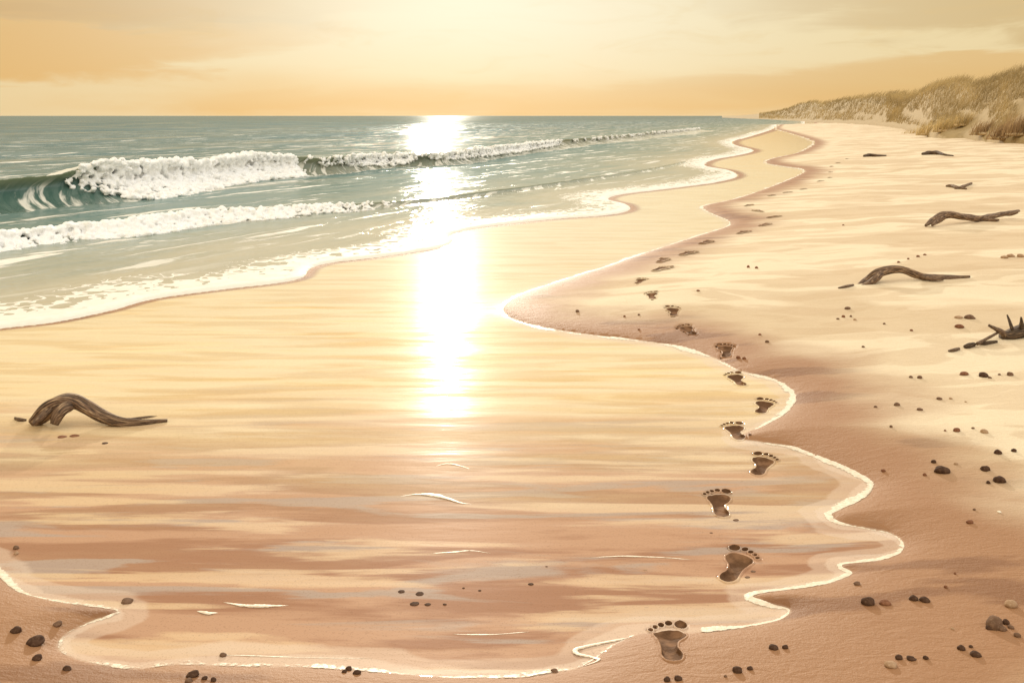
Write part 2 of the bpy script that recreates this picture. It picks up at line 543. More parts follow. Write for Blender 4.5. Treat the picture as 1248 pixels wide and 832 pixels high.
def dune_material():
    m, nt = mat('dune_sand')
    P = N(nt, 'ShaderNodeNewGeometry').outputs['Position']
    n = noise(nt, mapping(nt, P, (1, 1, 2.2)), .35, 5, .6, .6)
    g = attr(nt, 'cover')
    cov = rng_(nt, M_(nt, 'ADD', g, M_(nt, 'MULTIPLY', M_(nt, 'SUBTRACT', n, .5), .9)), .42, .58)
    c = mixc(nt, n, (.58, .42, .235), (.70, .53, .32))
    gr = mixc(nt, noise(nt, P, 1.5, 4), (.28, .205, .10), (.45, .335, .17))
    c = mixc(nt, cov, c, gr)
    p = N(nt, 'ShaderNodeBsdfPrincipled', i={'Base Color': c, 'Roughness': .9})
    N(nt, 'ShaderNodeOutputMaterial', i={'Surface': p.outputs[0]})
    return m


SAND = sand_material()
PRINT = print_material()
FOAM = foam_material()
FLINE = foam_line_material()
SEA = sea_material()
WAVE = wave_material()
WOOD = wood_material('weathered_wood', (.036, .021, .013), (.20, .115, .065), (.48, .34, .21))
DARKW = wood_material('dark_wood', (.03, .018, .011), (.10, .06, .035), (.26, .17, .10))
STONE_D = stone_material('dark_stone', (.055, .028, .017), (.095, .052, .032), (.16, .095, .06))
STONE_M = stone_material('brown_stone', (.13, .075, .046), (.20, .12, .078), (.28, .19, .125))
STONE_R = stone_material('reddish_stone', (.15, .062, .032), (.24, .11, .06), (.32, .17, .10))
STONE_P = stone_material('pale_stone', (.34, .22, .135), (.43, .29, .185), (.52, .38, .26))
SHELL = stone_material('white_shell', (.80, .74, .62), (.86, .80, .70), (.74, .66, .54))
GRASS = grass_material('marram_grass', (.19, .14, .065), (.38, .28, .13), (.66, .50, .23))
GRASSB = grass_material('brown_grass', (.17, .10, .05), (.34, .22, .11), (.52, .37, .19))
DUNE = dune_material()

# ------------------------------------------------------------------ footprints: where they are (heel px, toe px, right foot?)
L = 0.27
PRINTS = [  # heel, toes, right?, detail
    ((825, 813), (812, 752), False), ((882, 708), (910, 669), True), ((883, 630), (873, 597), False), ((919, 580), (936, 552), True),
    ((905, 537), (890, 514), False), ((924, 504), (936, 486), True), ((907, 470), (891, 454), False), ((884, 436), (884, 419), True),
    ((848, 408), (831, 396), False), ((820, 385), (820, 373), True), ((797, 365), (793, 355), False), ((775, 346), (785, 339), True),
    ((797, 331), (813, 326), False), ((802, 320), (811, 316), True), ((828, 312), (846, 307), False), ((851, 298), (867, 294), True),
    ((899, 285.5), (911, 282), False), ((924, 276), (938, 273), True), ((937, 265.5), (947, 264), False), ((929, 258.7), (921, 256.8), True),
    ((908, 252), (917, 249), False), ((936, 239), (945, 237.8), True), ((954, 235.5), (966, 233.8), False), ((975, 231.3), (983, 230.2), True),
    ((995, 222), (1005, 219.8), False), ((1007, 218), (1014, 215.8), True), ((1010, 211), (1014, 209), False), ((1011, 204), (1015, 202), True),
    ((1018, 199.3), (1024, 198), False), ((1029, 194.8), (1035, 193.2), True)]
SOLE = [(.02, 0), (.10, .03), (.145, .12), (.14, .25), (.145, .40), (.175, .55), (.20, .66), (.165, .735), (.06, .785), (-.07, .81), (-.165, .775),
        (-.205, .68), (-.165, .57), (-.075, .45), (-.055, .30), (-.095, .17), (-.07, .05)]
TOES = [(-.165, .945, .075, .090), (-.015, .965, .044, .056), (.085, .925, .037, .048), (.162, .872, .033, .043), (.226, .800, .030, .038)]
SOLE = [(x * .84, y) for x, y in SOLE]
TOES = [(x * .86, y, rx * .9, ry * 1.02) for x, y, rx, ry in TOES]
SOLE_S = spline(SOLE + [SOLE[0]], 5)[:-1]

prints = []
for k, (h, t, right) in enumerate(PRINTS):
    a, b = at(*h), at(*t)
    ax = (b - a).to_2d()
    ln = ax.length
    ax.normalize()
    size = min(max(ln, L * .94), L * 1.12) / .99
    sx = Vector((ax.y, -ax.x))          # to the walker's right
    mid = (a + b) / 2
    org = mid.to_2d() - ax * size * .5
    prints.append(dict(o=np.array(org), ax=np.array(ax), sx=np.array(sx) * (1 if right else -1), s=size * (1.0 if k < 12 else 1.12), d=mid.y, right=right))


def pr_world(p, q):
    q = np.atleast_2d(q) * p['s']
    return p['o'] + q[:, :1] * p['sx'] + q[:, 1:2] * p['ax']


# ------------------------------------------------------------------ the ground: one fan-shaped heightfield out to the horizon
def geo(a, b, r):
    n = int(math.log(b / a) / math.log(1 + r))
    return a * (b / a) ** (np.arange(n) / n)


Yr = np.concatenate([geo(1.7, 6.2, .003), geo(6.2, 60, .006), geo(60, 5200, .03), [5200]])
cpx = np.concatenate([np.arange(-700, -20, 12.0), np.arange(-20, 1268, 3.0), np.arange(1268, 2000, 12.0), [2400, 3000, 4500]])
X = (cpx[None, :] - CX) / F * Yr[:, None]
Y = np.repeat(Yr[:, None], len(cpx), 1)
ins = rows_inside(Yr, X, SANDPOLY)
Pf = np.stack([X.ravel(), Y.ravel()], 1)
D = dist(Pf, kd_sand).reshape(X.shape)
SD = np.where(ins, -D, D)
Z = ground_z(X, Y, SD)
for p in prints[:12]:
    q = Pf - p['o']
    near = np.nonzero((np.abs(q[:, 0]) < .45) & (np.abs(q[:, 1]) < .45))[0]
    lq = np.stack([q[near] @ p['sx'], q[near] @ p['ax']], 1) / p['s']
    c = np.array([.04, .42])
    m_ = inside(lq, c + (SOLE_S - c) * 1.03)
    for (tx, ty, rx, ry) in TOES:
        m_ |= ((lq[:, 0] - tx) / (rx + .006)) ** 2 + ((lq[:, 1] - ty) / (ry + .006)) ** 2 < 1
    Z.ravel()[near[m_]] -= .032
lip_shade = np.zeros(X.size)
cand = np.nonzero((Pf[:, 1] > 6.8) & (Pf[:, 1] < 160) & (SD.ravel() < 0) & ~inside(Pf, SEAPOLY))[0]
lip_shade[cand] = np.clip(1 - dist(Pf[cand], kd_sea) / (.0145 * Pf[cand, 1] + .03), 0, 1)
lip_shade = lip_shade.reshape(X.shape)
deepc = np.nonzero((SD.ravel() < -2) & (Pf[:, 1] > 6) & inside(Pf, SEAPOLY))[0]      # the bed falls away under the sea
Z.ravel()[deepc] -= .8 * sstep(.5, 6, dist(Pf[deepc], kd_sea))
V = np.stack([X, Y, Z], -1).reshape(-1, 3)
cell_wet = (SD[:-1, :-1] + SD[1:, 1:]) < 0
nr, nc = X.shape
# below the open sea the bed is not needed far out
sand_o = grid_mesh('sand', V, nr, nc, SAND, ~cell_wet, {'sd': SD})
tag(sand_o, kind='structure')
wet_o = grid_mesh('wet_sand', V, nr, nc, SAND, cell_wet, {'sd': SD, 'lip_shade_wet': lip_shade})
tag(wet_o, kind='structure')

# ------------------------------------------------------------------ footprints
def bowl(name, outline, centre, p, rim, depth, mats, parent, lift=0.0, base=None):
    """a pressed hollow with a low raised rim; outline in print units"""
    W = pr_world(p, outline)
    C = pr_world(p, centre)[0]
    tn = np.roll(W, -1, 0) - np.roll(W, 1, 0)
    nrm = np.stack([tn[:, 1], -tn[:, 0]], 1) / np.linalg.norm(tn, axis=1)[:, None]
    if ((W - C) * nrm).sum() < 0:
        nrm = -nrm
    n = len(W)
    rings = [(W + nrm * rim, -.004), (W + nrm * rim * .55, .0030), (W + nrm * rim * .1, .0022)]
    for sc_, zz in ((.93, -.35), (.80, -.75), (.55, -.95), (.25, -1.0)):
        rings.append((C + (W - C) * sc_, depth * zz))
    verts, sds = [], []
    for r, dz in rings:
        s = sd_sand(r)
        g = ground_z(r[:, 0], r[:, 1], s)
        wob = (fbm(r[:, 0] * 60, r[:, 1] * 60, 4, 2) - .5) * .004
        for q, z0, w in zip(r, g, wob):
            verts.append((q[0], q[1], z0 + dz + lift + w))
        sds += list(s)
    s = sd_sand(C[None])
    verts.append((C[0], C[1], float(ground_z(C[None, 0], C[None, 1], s)[0]) - depth + lift))
    sds.append(s[0])
    faces, mi = [], []
    for k in range(len(rings) - 1):
        for i in range(n):
            j = (i + 1) % n
            faces.append((k * n + i, k * n + j, (k + 1) * n + j, (k + 1) * n + i))
            mi.append(0 if k < 2 else 1)
    last = (len(rings) - 1) * n
    for i in range(n):
        faces.append((last + i, last + (i + 1) % n, len(verts) - 1))
        mi.append(1)
    vs = [(v[0] - base.x, v[1] - base.y, v[2] - base.z) for v in verts]
    o = mesh_obj(name, vs, faces, mats, parent, True, mi)
    bm = bmesh.new(); bm.from_mesh(o.data); bmesh.ops.recalc_face_normals(bm, faces=bm.faces)
    up = sum(f.normal.z * f.calc_area() for f in bm.faces)
    if up < 0:
        bmesh.ops.reverse_faces(bm, faces=bm.faces)
    bm.to_mesh(o.data); bm.free()
    set_attr(o, 'sd', sds)
    return o


FP_LABEL = [
    'left footprint nearest the viewer, toes up, on the brown sand at the lowest water edge',
    'large right footprint in the mauve wash, heel at lower left, second from the viewer',
    'left footprint third from the viewer, upright in the streaked wet sand',
    'right footprint fourth from the viewer, heel at lower left inside the pale wash',
    'left footprint in the notch of the water edge, fifth from the viewer',
    'right footprint on pale wet sand just above the notch, sixth from the viewer',
    'left footprint crossing the pale foam line, seventh from the viewer',
    'dark right footprint on brown damp sand just before the trail enters the water',
    'left footprint pointing up left, ninth from the viewer, above the damp band',
    'small upright footprint with visible toes, tenth from the viewer, on tan sand',
    'small wedge footprint at the left bend of the trail, second from the bend tip',
    'footprint at the tip of the trail bend closest to the pale sand point',
    'flat footprint just right of the trail bend, lower of a side by side pair',
    'tiny footprint just right of the trail bend, upper of a side by side pair',
    'long flat footprint, first one up the beach after the pair at the bend',
    'long flat footprint, second one up the beach after the pair at the bend',
    'flat footprint, third one up the beach after the pair, midway to the small cove',
    'flat footprint beside the small cove, where the trail starts to swing left',
    'short footprint right of the small cove, the rightmost of the little hook',
    'short footprint in the middle of the little hook beside the cove',
    'short dark footprint at the left end of the little hook above the cove',
    'small footprint just above the little hook of the trail',
    'wider dark footprint second above the little hook of the trail',
    'small footprint third above the little hook, on pale sand',
    'flat distant footprint below the far cove, larger of two close together',
    'tiny distant footprint below the far cove, upper of two close together',
    'faint speck of a footprint, fourth from the far end of the trail',
    'faint speck of a footprint, third from the far end of the trail',
    'faint speck of a footprint, second from the far end of the trail',
    'faintest and farthest footprint of the trail, near the lone dark stick']
for k, p in enumerate(prints):
    c0 = pr_world(p, (.03, .45))[0]
    base = Vector((c0[0], c0[1], gz(*c0)))
    e = empty('footprint', base)
    tag(e, FP_LABEL[k], 'footprint', 'trail of bare footprints along the water edge')
    near = k < 12
    lift = 0.0 if near else .010
    dep = .016 if near else .006
    rim = .012 if near else .014
    mats = [SAND, PRINT]
    bowl('sole', SOLE_S, (.045, .42), p, rim, dep, mats, e, lift, base)
    if k < 20:
        th = np.linspace(0, 2 * math.pi, 17)[:-1]
        for j, (tx, ty, rx, ry) in enumerate(TOES):
            ol = np.stack([tx + rx * np.cos(th), ty + ry * np.sin(th)], 1)
            bowl('toe', ol, (tx, ty), p, .006, dep * .75, mats, e, lift + .0015, base)

# ------------------------------------------------------------------ the sea
Yr = np.concatenate([geo(6.5, 40, .0035), geo(40, 300, .008), geo(300, 9000, .03), [9000]])
cpx = np.concatenate([np.arange(-900, -30, 15.0), np.arange(-30, 960, 3.0), np.arange(960, 1020, 6.0)])
X = (cpx[None, :] - CX) / F * Yr[:, None]
Y = np.repeat(Yr[:, None], len(cpx), 1)
Pf = np.stack([X.ravel(), Y.ravel()], 1)
ins = rows_inside(np.minimum(Yr, 5190), X, SEAPOLY)
D = dist(Pf, kd_sea).reshape(X.shape)
SDS = np.where(ins, D, -D)
nx, ny = -.88, .47
ph = (X * nx + Y * ny)
al = (X * ny - Y * nx)
w = fbm(X * .10, Y * .10, 21, 2) * 6
sw = np.sin(ph * 1.9 + w * 1.2) * .012 * sstep(.5, 3, SDS) + np.sin(ph * .75 + w) * .05 * sstep(15, 24, SDS) + np.sin(ph * .30 + w * .8) * .13 * sstep(20, 40, SDS)
sw = sw * sstep(420, 120, Y) * (.35 + .9 * fbm(al * .05, ph * .12, 31, 2))
chop = (fbm(X * 1.3, Y * 1.3, 41, 3) - .5) * .025 * sstep(.4, 3, SDS) * sstep(70, 25, Y)
Z = .034 * (1 - np.exp(-np.maximum(SDS, -.05) / .045)) - .012 + (fbm(X * 5, Y * 5, 12, 2) - .5) * .012 * sstep(.02, .2, SDS) + sw + chop
Z = np.where(SDS < -.05, -.05, Z)
V = np.stack([X, Y, Z], -1).reshape(-1, 3)
keep = (SDS[:-1, :-1] > -.12 - .004 * Y[:-1, :-1])
sea_o = grid_mesh('sea', V, *X.shape, SEA, keep, {'sd': SDS})
tag(sea_o, kind='structure')


# ------------------------------------------------------------------ breaking waves
def resample(P, step):
    seg = np.linalg.norm(np.diff(P, axis=0), axis=1)
    s = np.concatenate([[0], np.cumsum(seg)])
    out, t = [], 0.0
    ts = []
    while t < s[-1]:
        ts.append(t)
        t += step(t)
    ts = np.array(ts)
    return np.stack([np.interp(ts, s, P[:, 0]), np.interp(ts, s, P[:, 1])], 1), ts


def wave_body(name, base_px, hs, widths, deeps, foams, lean, back, parent, step):
    """sweep a wave section along its foot line. hs etc. are given at the base_px points."""
    fine = spline([(a, b) for a, b in base_px], 12)
    par = np.linspace(0, len(base_px) - 1, len(fine))
    G = flat(fine[:, 0], fine[:, 1])
    R, ts = resample(G, lambda t: step)
    seg = np.concatenate([[0], np.cumsum(np.linalg.norm(np.diff(G, axis=0), axis=1))])
    pp = np.interp(ts, seg, par)
    k = np.arange(len(base_px))
    Hh, Wd, Dp, Fm = (np.interp(pp, k, a) for a in (hs, widths, deeps, foams))
    tg = np.gradient(R, axis=0)
    for _ in range(30):
        tg[1:-1] = (tg[:-2] + 2 * tg[1:-1] + tg[2:]) / 4
    tg /= np.linalg.norm(tg, axis=1)[:, None]
    nm = np.stack([-tg[:, 1], tg[:, 0]], 1)           # seaward
    Hh = Hh * (1 + .22 * (fbm(ts * .9, ts * 0, 51, 3) - .5))
    # section: n across (0 foot .. 1 crest .. >1 back), z
    vs = np.concatenate([np.linspace(-.15, .98, 22), np.linspace(1.0, 2.0, 16)])
    rows, A, U, Dd, Ff = [], [], [], [], []
    for v in vs:
        if v <= 1:
            c = max(v, 0)
            n_ = Wd * (1 - (1 - c) ** 1.0 * 1.0)
            n_ = Wd * (np.sin(c * math.pi / 2) ** .85 if c > 0 else 0.0)
            n_ = n_ - lean * Hh * sstep(.72, 1.0, c)     # lip throws forward
            z = Hh * (c ** 2.0 * .6 + c * .4) - .005
            if v < 0:
                n_ = n_ + v * Wd
                z = z + v * .4
        else:
            c = v - 1
            n_ = Wd - lean * Hh + c * (back + Hh * 1.5)
            z = Hh * (1 - sstep(0, 1, np.array(c))) ** 1.15 - .03 - .05 * c
        wob = (fbm(ts * 2.2 + v * 3, ts * 0 + v * 4, 61, 3) - .5) * .10 * Hh
        rows.append(np.stack([R[:, 0] + nm[:, 0] * n_, R[:, 1] + nm[:, 1] * n_, z + wob], 1))
        A.append(ts); U.append(np.full(len(ts), v)); Dd.append(Dp); Ff.append(Fm)
    V = np.vstack(rows)
    o = grid_mesh(name, V, len(vs), len(ts), WAVE, None,
                  {'along': np.concatenate(A), 'up': np.concatenate(U), 'deep': np.concatenate(Dd), 'foam': np.concatenate(Ff)}, parent)
    bm = bmesh.new(); bm.from_mesh(o.data)
    if sum(f.normal.z for f in bm.faces) < 0:
        bmesh.ops.reverse_faces(bm, faces=bm.faces)
    bm.to_mesh(o.data); bm.free()
    return o, dict(R=R, nm=nm, H=Hh, W=Wd, F=Fm, ts=ts, pp=pp)


ICO = {}
def ico(sub):
    if sub not in ICO:
        bm = bmesh.new()
        bmesh.ops.create_icosphere(bm, subdivisions=sub, radius=1)
        ICO[sub] = (np.array([v.co[:] for v in bm.verts]), np.array([[v.index for v in f.verts] for f in bm.faces]))
        bm.free()
    return ICO[sub]


def blobs(name, items, voxel, material, parent):
    """items: (x,y,z,r) lumps of whitewater fused into one skin"""
    vv, ff = ico(2)
    Vs, Fs = [], []
    for i, (x, y, z, r) in enumerate(items):
        j = 1 + .25 * (rng.random(len(vv)) - .5)
        s = np.array([r * random.uniform(.85, 1.2), r * random.uniform(.85, 1.2), r * random.uniform(.7, 1.0)])
        Vs.append(vv * j[:, None] * s + (x, y, z))
        Fs.append(ff + i * len(vv))
    me = bpy.data.meshes.new(name)
    me.from_pydata(np.vstack(Vs).tolist(), [], np.vstack(Fs).tolist())
    o = link(bpy.data.objects.new(name, me))
    md = o.modifiers.new('fuse', 'REMESH')
    md.mode = 'VOXEL'
    md.voxel_size = voxel
    md.use_smooth_shade = True
    sm = o.modifiers.new('soften', 'SMOOTH')
    sm.factor = .6; sm.iterations = 6
    for sz, stg in ((.22, .06), (.07, .03)):
        tx = bpy.data.textures.new('froth', 'CLOUDS'); tx.noise_scale = sz; tx.noise_depth = 3
        dm = o.modifiers.new('froth', 'DISPLACE'); dm.texture = tx; dm.texture_coords = 'LOCAL'; dm.strength = stg * (1 if voxel > .015 else .55); dm.mid_level = .5
    dg = bpy.context.evaluated_depsgraph_get()
    me2 = bpy.data.meshes.new_from_object(o.evaluated_get(dg))
    me2.name = name
    # spray that came loose from the mass is dropped
    bm = bmesh.new(); bm.from_mesh(me2)
    seen, isl = set(), []
    for v0 in bm.verts:
        if v0 in seen:
            continue
        st_, comp = [v0], []
        seen.add(v0)
        while st_:
            q = st_.pop(); comp.append(q)
            for e_ in q.link_edges:
                w_ = e_.other_vert(q)
                if w_ not in seen:
                    seen.add(w_); st_.append(w_)
        isl.append(comp)
    isl.sort(key=len)
    mx_ = len(isl[-1])
    bmesh.ops.delete(bm, geom=[v_ for c_ in isl if len(c_) < max(60, .004 * mx_) for v_ in c_], context='VERTS')
    bm.to_mesh(me2); bm.free()
    o.modifiers.clear()
    o.data = me2
    bpy.data.meshes.remove(me)
    me2.materials.clear()
    me2.materials.append(material)
    me2.polygons.foreach_set('use_smooth', [True] * len(me2.polygons))
    o.parent = parent
    return o


# the large wave: foot line, crest height, face depth, how green, foam on its back
W1 = [(-260, 300), (-120, 283), (0, 268), (100, 256), (180, 247), (235, 238), (275, 229), (336, 219), (420, 213), (484, 205.5), (568, 201), (635, 191.5), (700, 181.5), (770, 173.5), (830, 167), (880, 160)]
h1 = [.25, .30, .38, .58, .74, .74, .64, .62, .46, .44, .40, .44, .40, .36, .40, .35]
w1 = [1.6, 1.6, 1.6, 1.5, 1.3, 1.1, .9, .8, .8, .8, .9, 1.0, 1.3, 1.6, 2.2, 2.6]
d1 = [1, 1, 1, 1, 1, 1, .9, .75, .5, .55, .6, .6, .45, .4, .35, .3]
f1 = [.9, .9, .9, .9, .8, .6, .5, .5, .2, .3, .3, .7, .5, .2, .4, .2]
big = empty('breaking_wave', (*flat(235, 238), 0))
tag(big, 'large green curling wave with thick white whitewater tumbling off its crest', 'wave', 'waves rolling in to the beach')
bigloc = big.location.copy()
_, g1 = wave_body('wave_face', W1, h1, w1, d1, f1, .30, 2.2, None, .10)
bpy.data.objects['wave_face'].name = 'wave_face'
face1 = bpy.data.objects['wave_face']
face1.parent = big
face1.matrix_parent_inverse.translation = -bigloc

items = []
for i in range(len(g1['ts'])):
    pp = g1['pp'][i]
    # amount of whitewater along the wave
    amt = np.interp(pp, [3.1, 3.6, 4.1, 5, 6, 7, 7.45, 7.55, 8.2, 8.8, 9.3, 9.5, 10.2, 11, 12, 12.2, 13, 15], [0, .35, .8, 1, 1, 1, 1, .12, .20, .5, .5, .10, .30, .42, .32, .05, .10, .12])
    if amt <= 0.02:
        continue
    Hh, Wd = g1['H'][i], g1['W'][i]
    n_items = np.random.default_rng(i).poisson(60 * amt + .6)
    r2 = np.random.default_rng(1000 + i)
    for _ in range(n_items):
        c = 1 - r2.random() ** 1.3 * min(1.0, .25 + .85 * amt)       # position up the face
        n_ = Wd * math.sin(max(c, .02) * math.pi / 2) ** .85 - .30 * Hh * float(sstep(.72, 1.0, c)) - .05
        z = Hh * (c ** 2 * .55 + c * .45)
        r = (.026 + .05 * r2.random() ** 2) * (.6 + .5 * amt) * (1 + .12 * (pp > 9))
        items.append((g1['R'][i, 0] + g1['nm'][i, 0] * (n_ + r2.normal(0, .05)) + r2.normal(0, .05),
                      g1['R'][i, 1] + g1['nm'][i, 1] * (n_ + r2.normal(0, .05)) + r2.normal(0, .05),
                      z + r * .35 + r2.normal(0, .02), r))
fo = blobs('foam_crest', items, .018, FOAM, big)
fo['kind'] = 'stuff'
fo.matrix_parent_inverse.translation = -bigloc

# the small inner wave, mostly a line of foam
W2 = [(-260, 340), (-120, 326), (0, 311), (50, 303), (108, 296), (188, 288), (262, 275), (336, 268.5), (410, 261), (460, 257.5), (551, 248), (635, 238), (686, 231.5), (770, 218.5), (820, 210), (862, 199)]
h2 = [.15, .16, .17, .20, .20, .20, .20, .15, .13, .11, .08, .09, .09, .08, .08, .06]
w2 = [.5] * 10 + [.55, .6, .7, .8, .8, .8]
d2 = [.8, .8, .8, .75, .7, .6, .6, .5, .45, .45, .5, .55, .6, .55, .5, .4]
f2 = [.6, .6, .6, .6, .6, .5, .5, .4, .3, .2, .1, .1, 0, 0, 0, 0]
small = empty('breaking_wave', (*flat(188, 288), 0))
tag(small, 'low inner wave with a frothy white front running in ahead of the large wave', 'wave', 'waves rolling in to the beach')
sloc = small.location.copy()
face2, g2 = wave_body('wave_face', W2, h2, w2, d2, f2, .12, .9, None, .07)
face2.parent = small
face2.matrix_parent_inverse.translation = -sloc
items = []
for i in range(len(g2['ts'])):
    pp = g2['pp'][i]
    amt = np.interp(pp, [0, 3, 6, 7, 8, 9, 9.5, 10, 15], [1, 1, 1, .8, .7, .4, .1, .04, .02])
    r2 = np.random.default_rng(5000 + i)
    Hh, Wd = g2['H'][i], g2['W'][i]
    for _ in range(r2.poisson(38 * amt)):
        c = 1 - r2.random() ** 1.2 * .95
        n_ = Wd * math.sin(max(c, .02) * math.pi / 2) ** .85 - .03
        z = Hh * (c ** 2 * .55 + c * .45)
        r = (.019 + .032 * r2.random() ** 2) * (.5 + .6 * amt)
        items.append((g2['R'][i, 0] + g2['nm'][i, 0] * n_ + r2.normal(0, .04), g2['R'][i, 1] + g2['nm'][i, 1] * n_ + r2.normal(0, .04), z + r * .2 + r2.normal(0, .01), r))
fo = blobs('foam_crest', items, .012, FOAM, small)
fo['kind'] = 'stuff'
fo.matrix_parent_inverse.translation = -sloc


# ------------------------------------------------------------------ foam lines and glint strips
def foam_or_glint_strip(name, G, width_fn, height, z_fn, side, seed, material, lo=0, hi=None):
    """a low rounded, ragged bead of foam, or a stand-in for a glint, laid along a ground line"""
    tg = np.gradient(G, axis=0)
    tg /= np.linalg.norm(tg, axis=1)[:, None] + 1e-9
    nm = np.stack([-tg[:, 1], tg[:, 0]], 1) * side
    n = len(G)
    s = np.concatenate([[0], np.cumsum(np.linalg.norm(np.diff(G, axis=0), axis=1))])
    sc_ = 1 / (.02 * G[:, 1] + .02)
    wv = width_fn(G) * (.10 + 1.9 * fbm(s * 3.2, s * 0, seed, 3) ** 1.5) * (.7 + .6 * fbm(s * 14, s * 0 + 3, seed + 7, 2))
    if s[-1] < 2.2:
        wv = wv * np.sin(math.pi * np.clip(s / s[-1], 0.01, .99)) ** .8
    prof = [(-.25, -.3), (-.18, .5), (.05, 1.0), (.45, .85), (.8, .4), (1.0, -.3)]
    rows = []
    for a, b in prof:
        off = wv * a + (fbm(s * 20, s * 0 + a * 9, seed + 3, 2) - .5) * .35 * wv
        q = G + nm * off[:, None]
        rows.append(np.stack([q[:, 0], q[:, 1], z_fn(q) + height * b * np.clip(wv / (width_fn(G) + 1e-6), .3, 1.4)], 1))
    body = np.repeat(np.array([[0.0], [.55], [1.0], [.85], [.45], [0.0]]), n, 1)
    for p in prints[:12]:
        q = G - (p['o'] + p['ax'] * p['s'] * .5)
        la, lb = np.abs(q @ p['sx']), np.abs(q @ p['ax'])
        body -= 0
    body = body * (1 - .34 * (sstep(.75, .35, G[:, 0]) * sstep(3.6, 3.2, G[:, 1])))[None] if s[-1] > 5 else body
    for p in prints[:12]:
        q = G - (p['o'] + p['ax'] * p['s'] * .5)
        la, lb = np.abs(q @ p['sx']), np.abs(q @ p['ax'])
        body -= 1.6 * (sstep(.40 * p['s'], .24 * p['s'], la) * sstep(.70 * p['s'], .52 * p['s'], lb))[None]
    o = grid_mesh(name, np.vstack(rows), len(prof), n, material, None, {'body': body})
    bm = bmesh.new(); bm.from_mesh(o.data)
    if sum(f.normal.z for f in bm.faces) < 0:
        bmesh.ops.reverse_faces(bm, faces=bm.faces)
    bm.to_mesh(o.data); bm.free()
    return o


def adaptive(G):
    return resample(G, lambda t: .012)[0] if False else G


def dense_line(px):
    G = flat(*spline(px, 10).T)
    out = [G[0]]
    for a, b in zip(G[:-1], G[1:]):
        L_ = np.hypot(*(b - a))
        n = max(1, int(L_ / (.004 * a[1])))
        for k in range(1, n + 1):
            out.append(a + (b - a) * k / n)
    G = np.array(out)
    return G


zground = lambda q: ground_z(q[:, 0], q[:, 1], sd_sand(q))
edge_pts = SAND_EDGE
Gs = dense_line(edge_pts)
tag(foam_or_glint_strip('foam', Gs, lambda G: .024 + .0042 * G[:, 1], .0022, zground, -1, 71, FLINE), kind='stuff')
squig = dense_line([(770, 776), (748, 781), (720, 786), (704, 790), (706, 795), (720, 799), (731, 805), (724, 810), (700, 814)])
tag(foam_or_glint_strip('foam', squig, lambda G: .016 + 0 * G[:, 0], .004, zground, -1, 75, FLINE), kind='stuff')
for k, (pts, wd) in enumerate([  # pale strips standing in for glints of light on the wash, built as foam
        ([(526, 671), (550, 670), (575, 668), (598, 671)], .016), ([(552, 769), (580, 770), (612, 769), (645, 766)], .016),
        ([(268, 796), (300, 797), (350, 799), (420, 800), (455, 799)], .011), ([(272, 730), (295, 735), (320, 736), (352, 734)], .014),
        ([(488, 602), (510, 600), (535, 603), (560, 610), (575, 611)], .018), ([(530, 566), (545, 563), (562, 566), (575, 570)], .014),
        ([(240, 741), (252, 745), (266, 743)], .012), ([(720, 676), (760, 675), (800, 676), (845, 679)], .012)]):
    tag(foam_or_glint_strip('foam', dense_line(pts), lambda G: wd * 1.2 + 0 * G[:, 0], .0025, zground, 1, 80 + k, FLINE), kind='stuff')  # stand-ins for glints on the wash, named like the foam lines

# ------------------------------------------------------------------ dunes and their grass
RIDGE = [  # px, py of the crest, distance; px, py of the foot, distance
    (880, 141.4, 900, 141.9, 760), (902, 140.8, 700, 142.2, 560), (933, 138, 520, 142.8, 420), (957, 133.7, 430, 143.5, 330), (974, 127.5, 360, 144, 290), (991, 124.5, 310, 144.6, 240),
    (1005, 126, 270, 145, 205), (1033, 121.5, 215, 145.6, 160), (1074, 117.5, 160, 147.5, 118), (1100, 116, 130, 149.5, 92), (1118, 114.5, 112, 153, 74), (1137, 106, 92, 158.5, 60), (1173, 98.5, 76, 159, 56),
    (1190, 101, 70, 160, 53), (1218, 93, 64, 164, 48), (1242, 84, 60, 166, 46), (1300, 72, 54, 172, 40), (1400, 55, 46, 182, 33), (1560, 40, 36, 198, 25), (1900, 30, 26, 230, 17)]
Rr = spline([(a, b, c, d, e) for a, b, c, d, e in RIDGE], 8)
nv = 26
rows, cov, FEET = [], [], []
for j in range(nv + 8):
    v = j / nv
    row, cr = [], []
    for px, py, dc, fy, df in Rr:
        top = at_depth(px, py, dc)
        zf = max(H - (fy - HY) * df / F, -.1)
        foot = Vector(((px - CX) / F * df, df, zf))
        if j == 0:
            f_ = Vector((foot.x, df, gz(foot.x, df)))
            FEET.append(f_)
        foot = FEET[len(row)].copy()
        if v <= 1:
            t = v
            p = foot.lerp(top, t)
            e = t * t * (3 - 2 * t) * .65 + t ** .6 * .35
            p.z = foot.z + (top.z - foot.z) * e - (0.6 if j == 0 else 0)
            amp = (top.z - foot.z) * .13 * math.sin(math.pi * min(t, 1)) + .05
        else:
            t = v - 1
            p = top + (top - foot) * t * 1.2
            p.z = top.z - (top.z - foot.z) * t * 1.3
            amp = .05
        nz = fbm(np.array([p.x * .22]), np.array([p.y * .10]), 91, 4)[0] - .5
        nz2 = fbm(np.array([p.x * .9]), np.array([p.y * .5]), 95, 3)[0] - .5
        p.z += nz * amp * 2 + nz2 * amp * .6
        row.append(p[:])
        cr.append(np.clip(v * 1.25 + np.interp(px, [1085, 1130, 1190, 1240], [1.0, .75, .7, .8]), 0, 1))
    rows.append(row); cov.append(cr)
DV = np.array(rows)
dune_o = grid_mesh('dunes', DV.reshape(-1, 3), len(rows), len(Rr), DUNE, None, {'cover': np.array(cov)})
tag(dune_o, kind='structure')
bm = bmesh.new(); bm.from_mesh(dune_o.data)
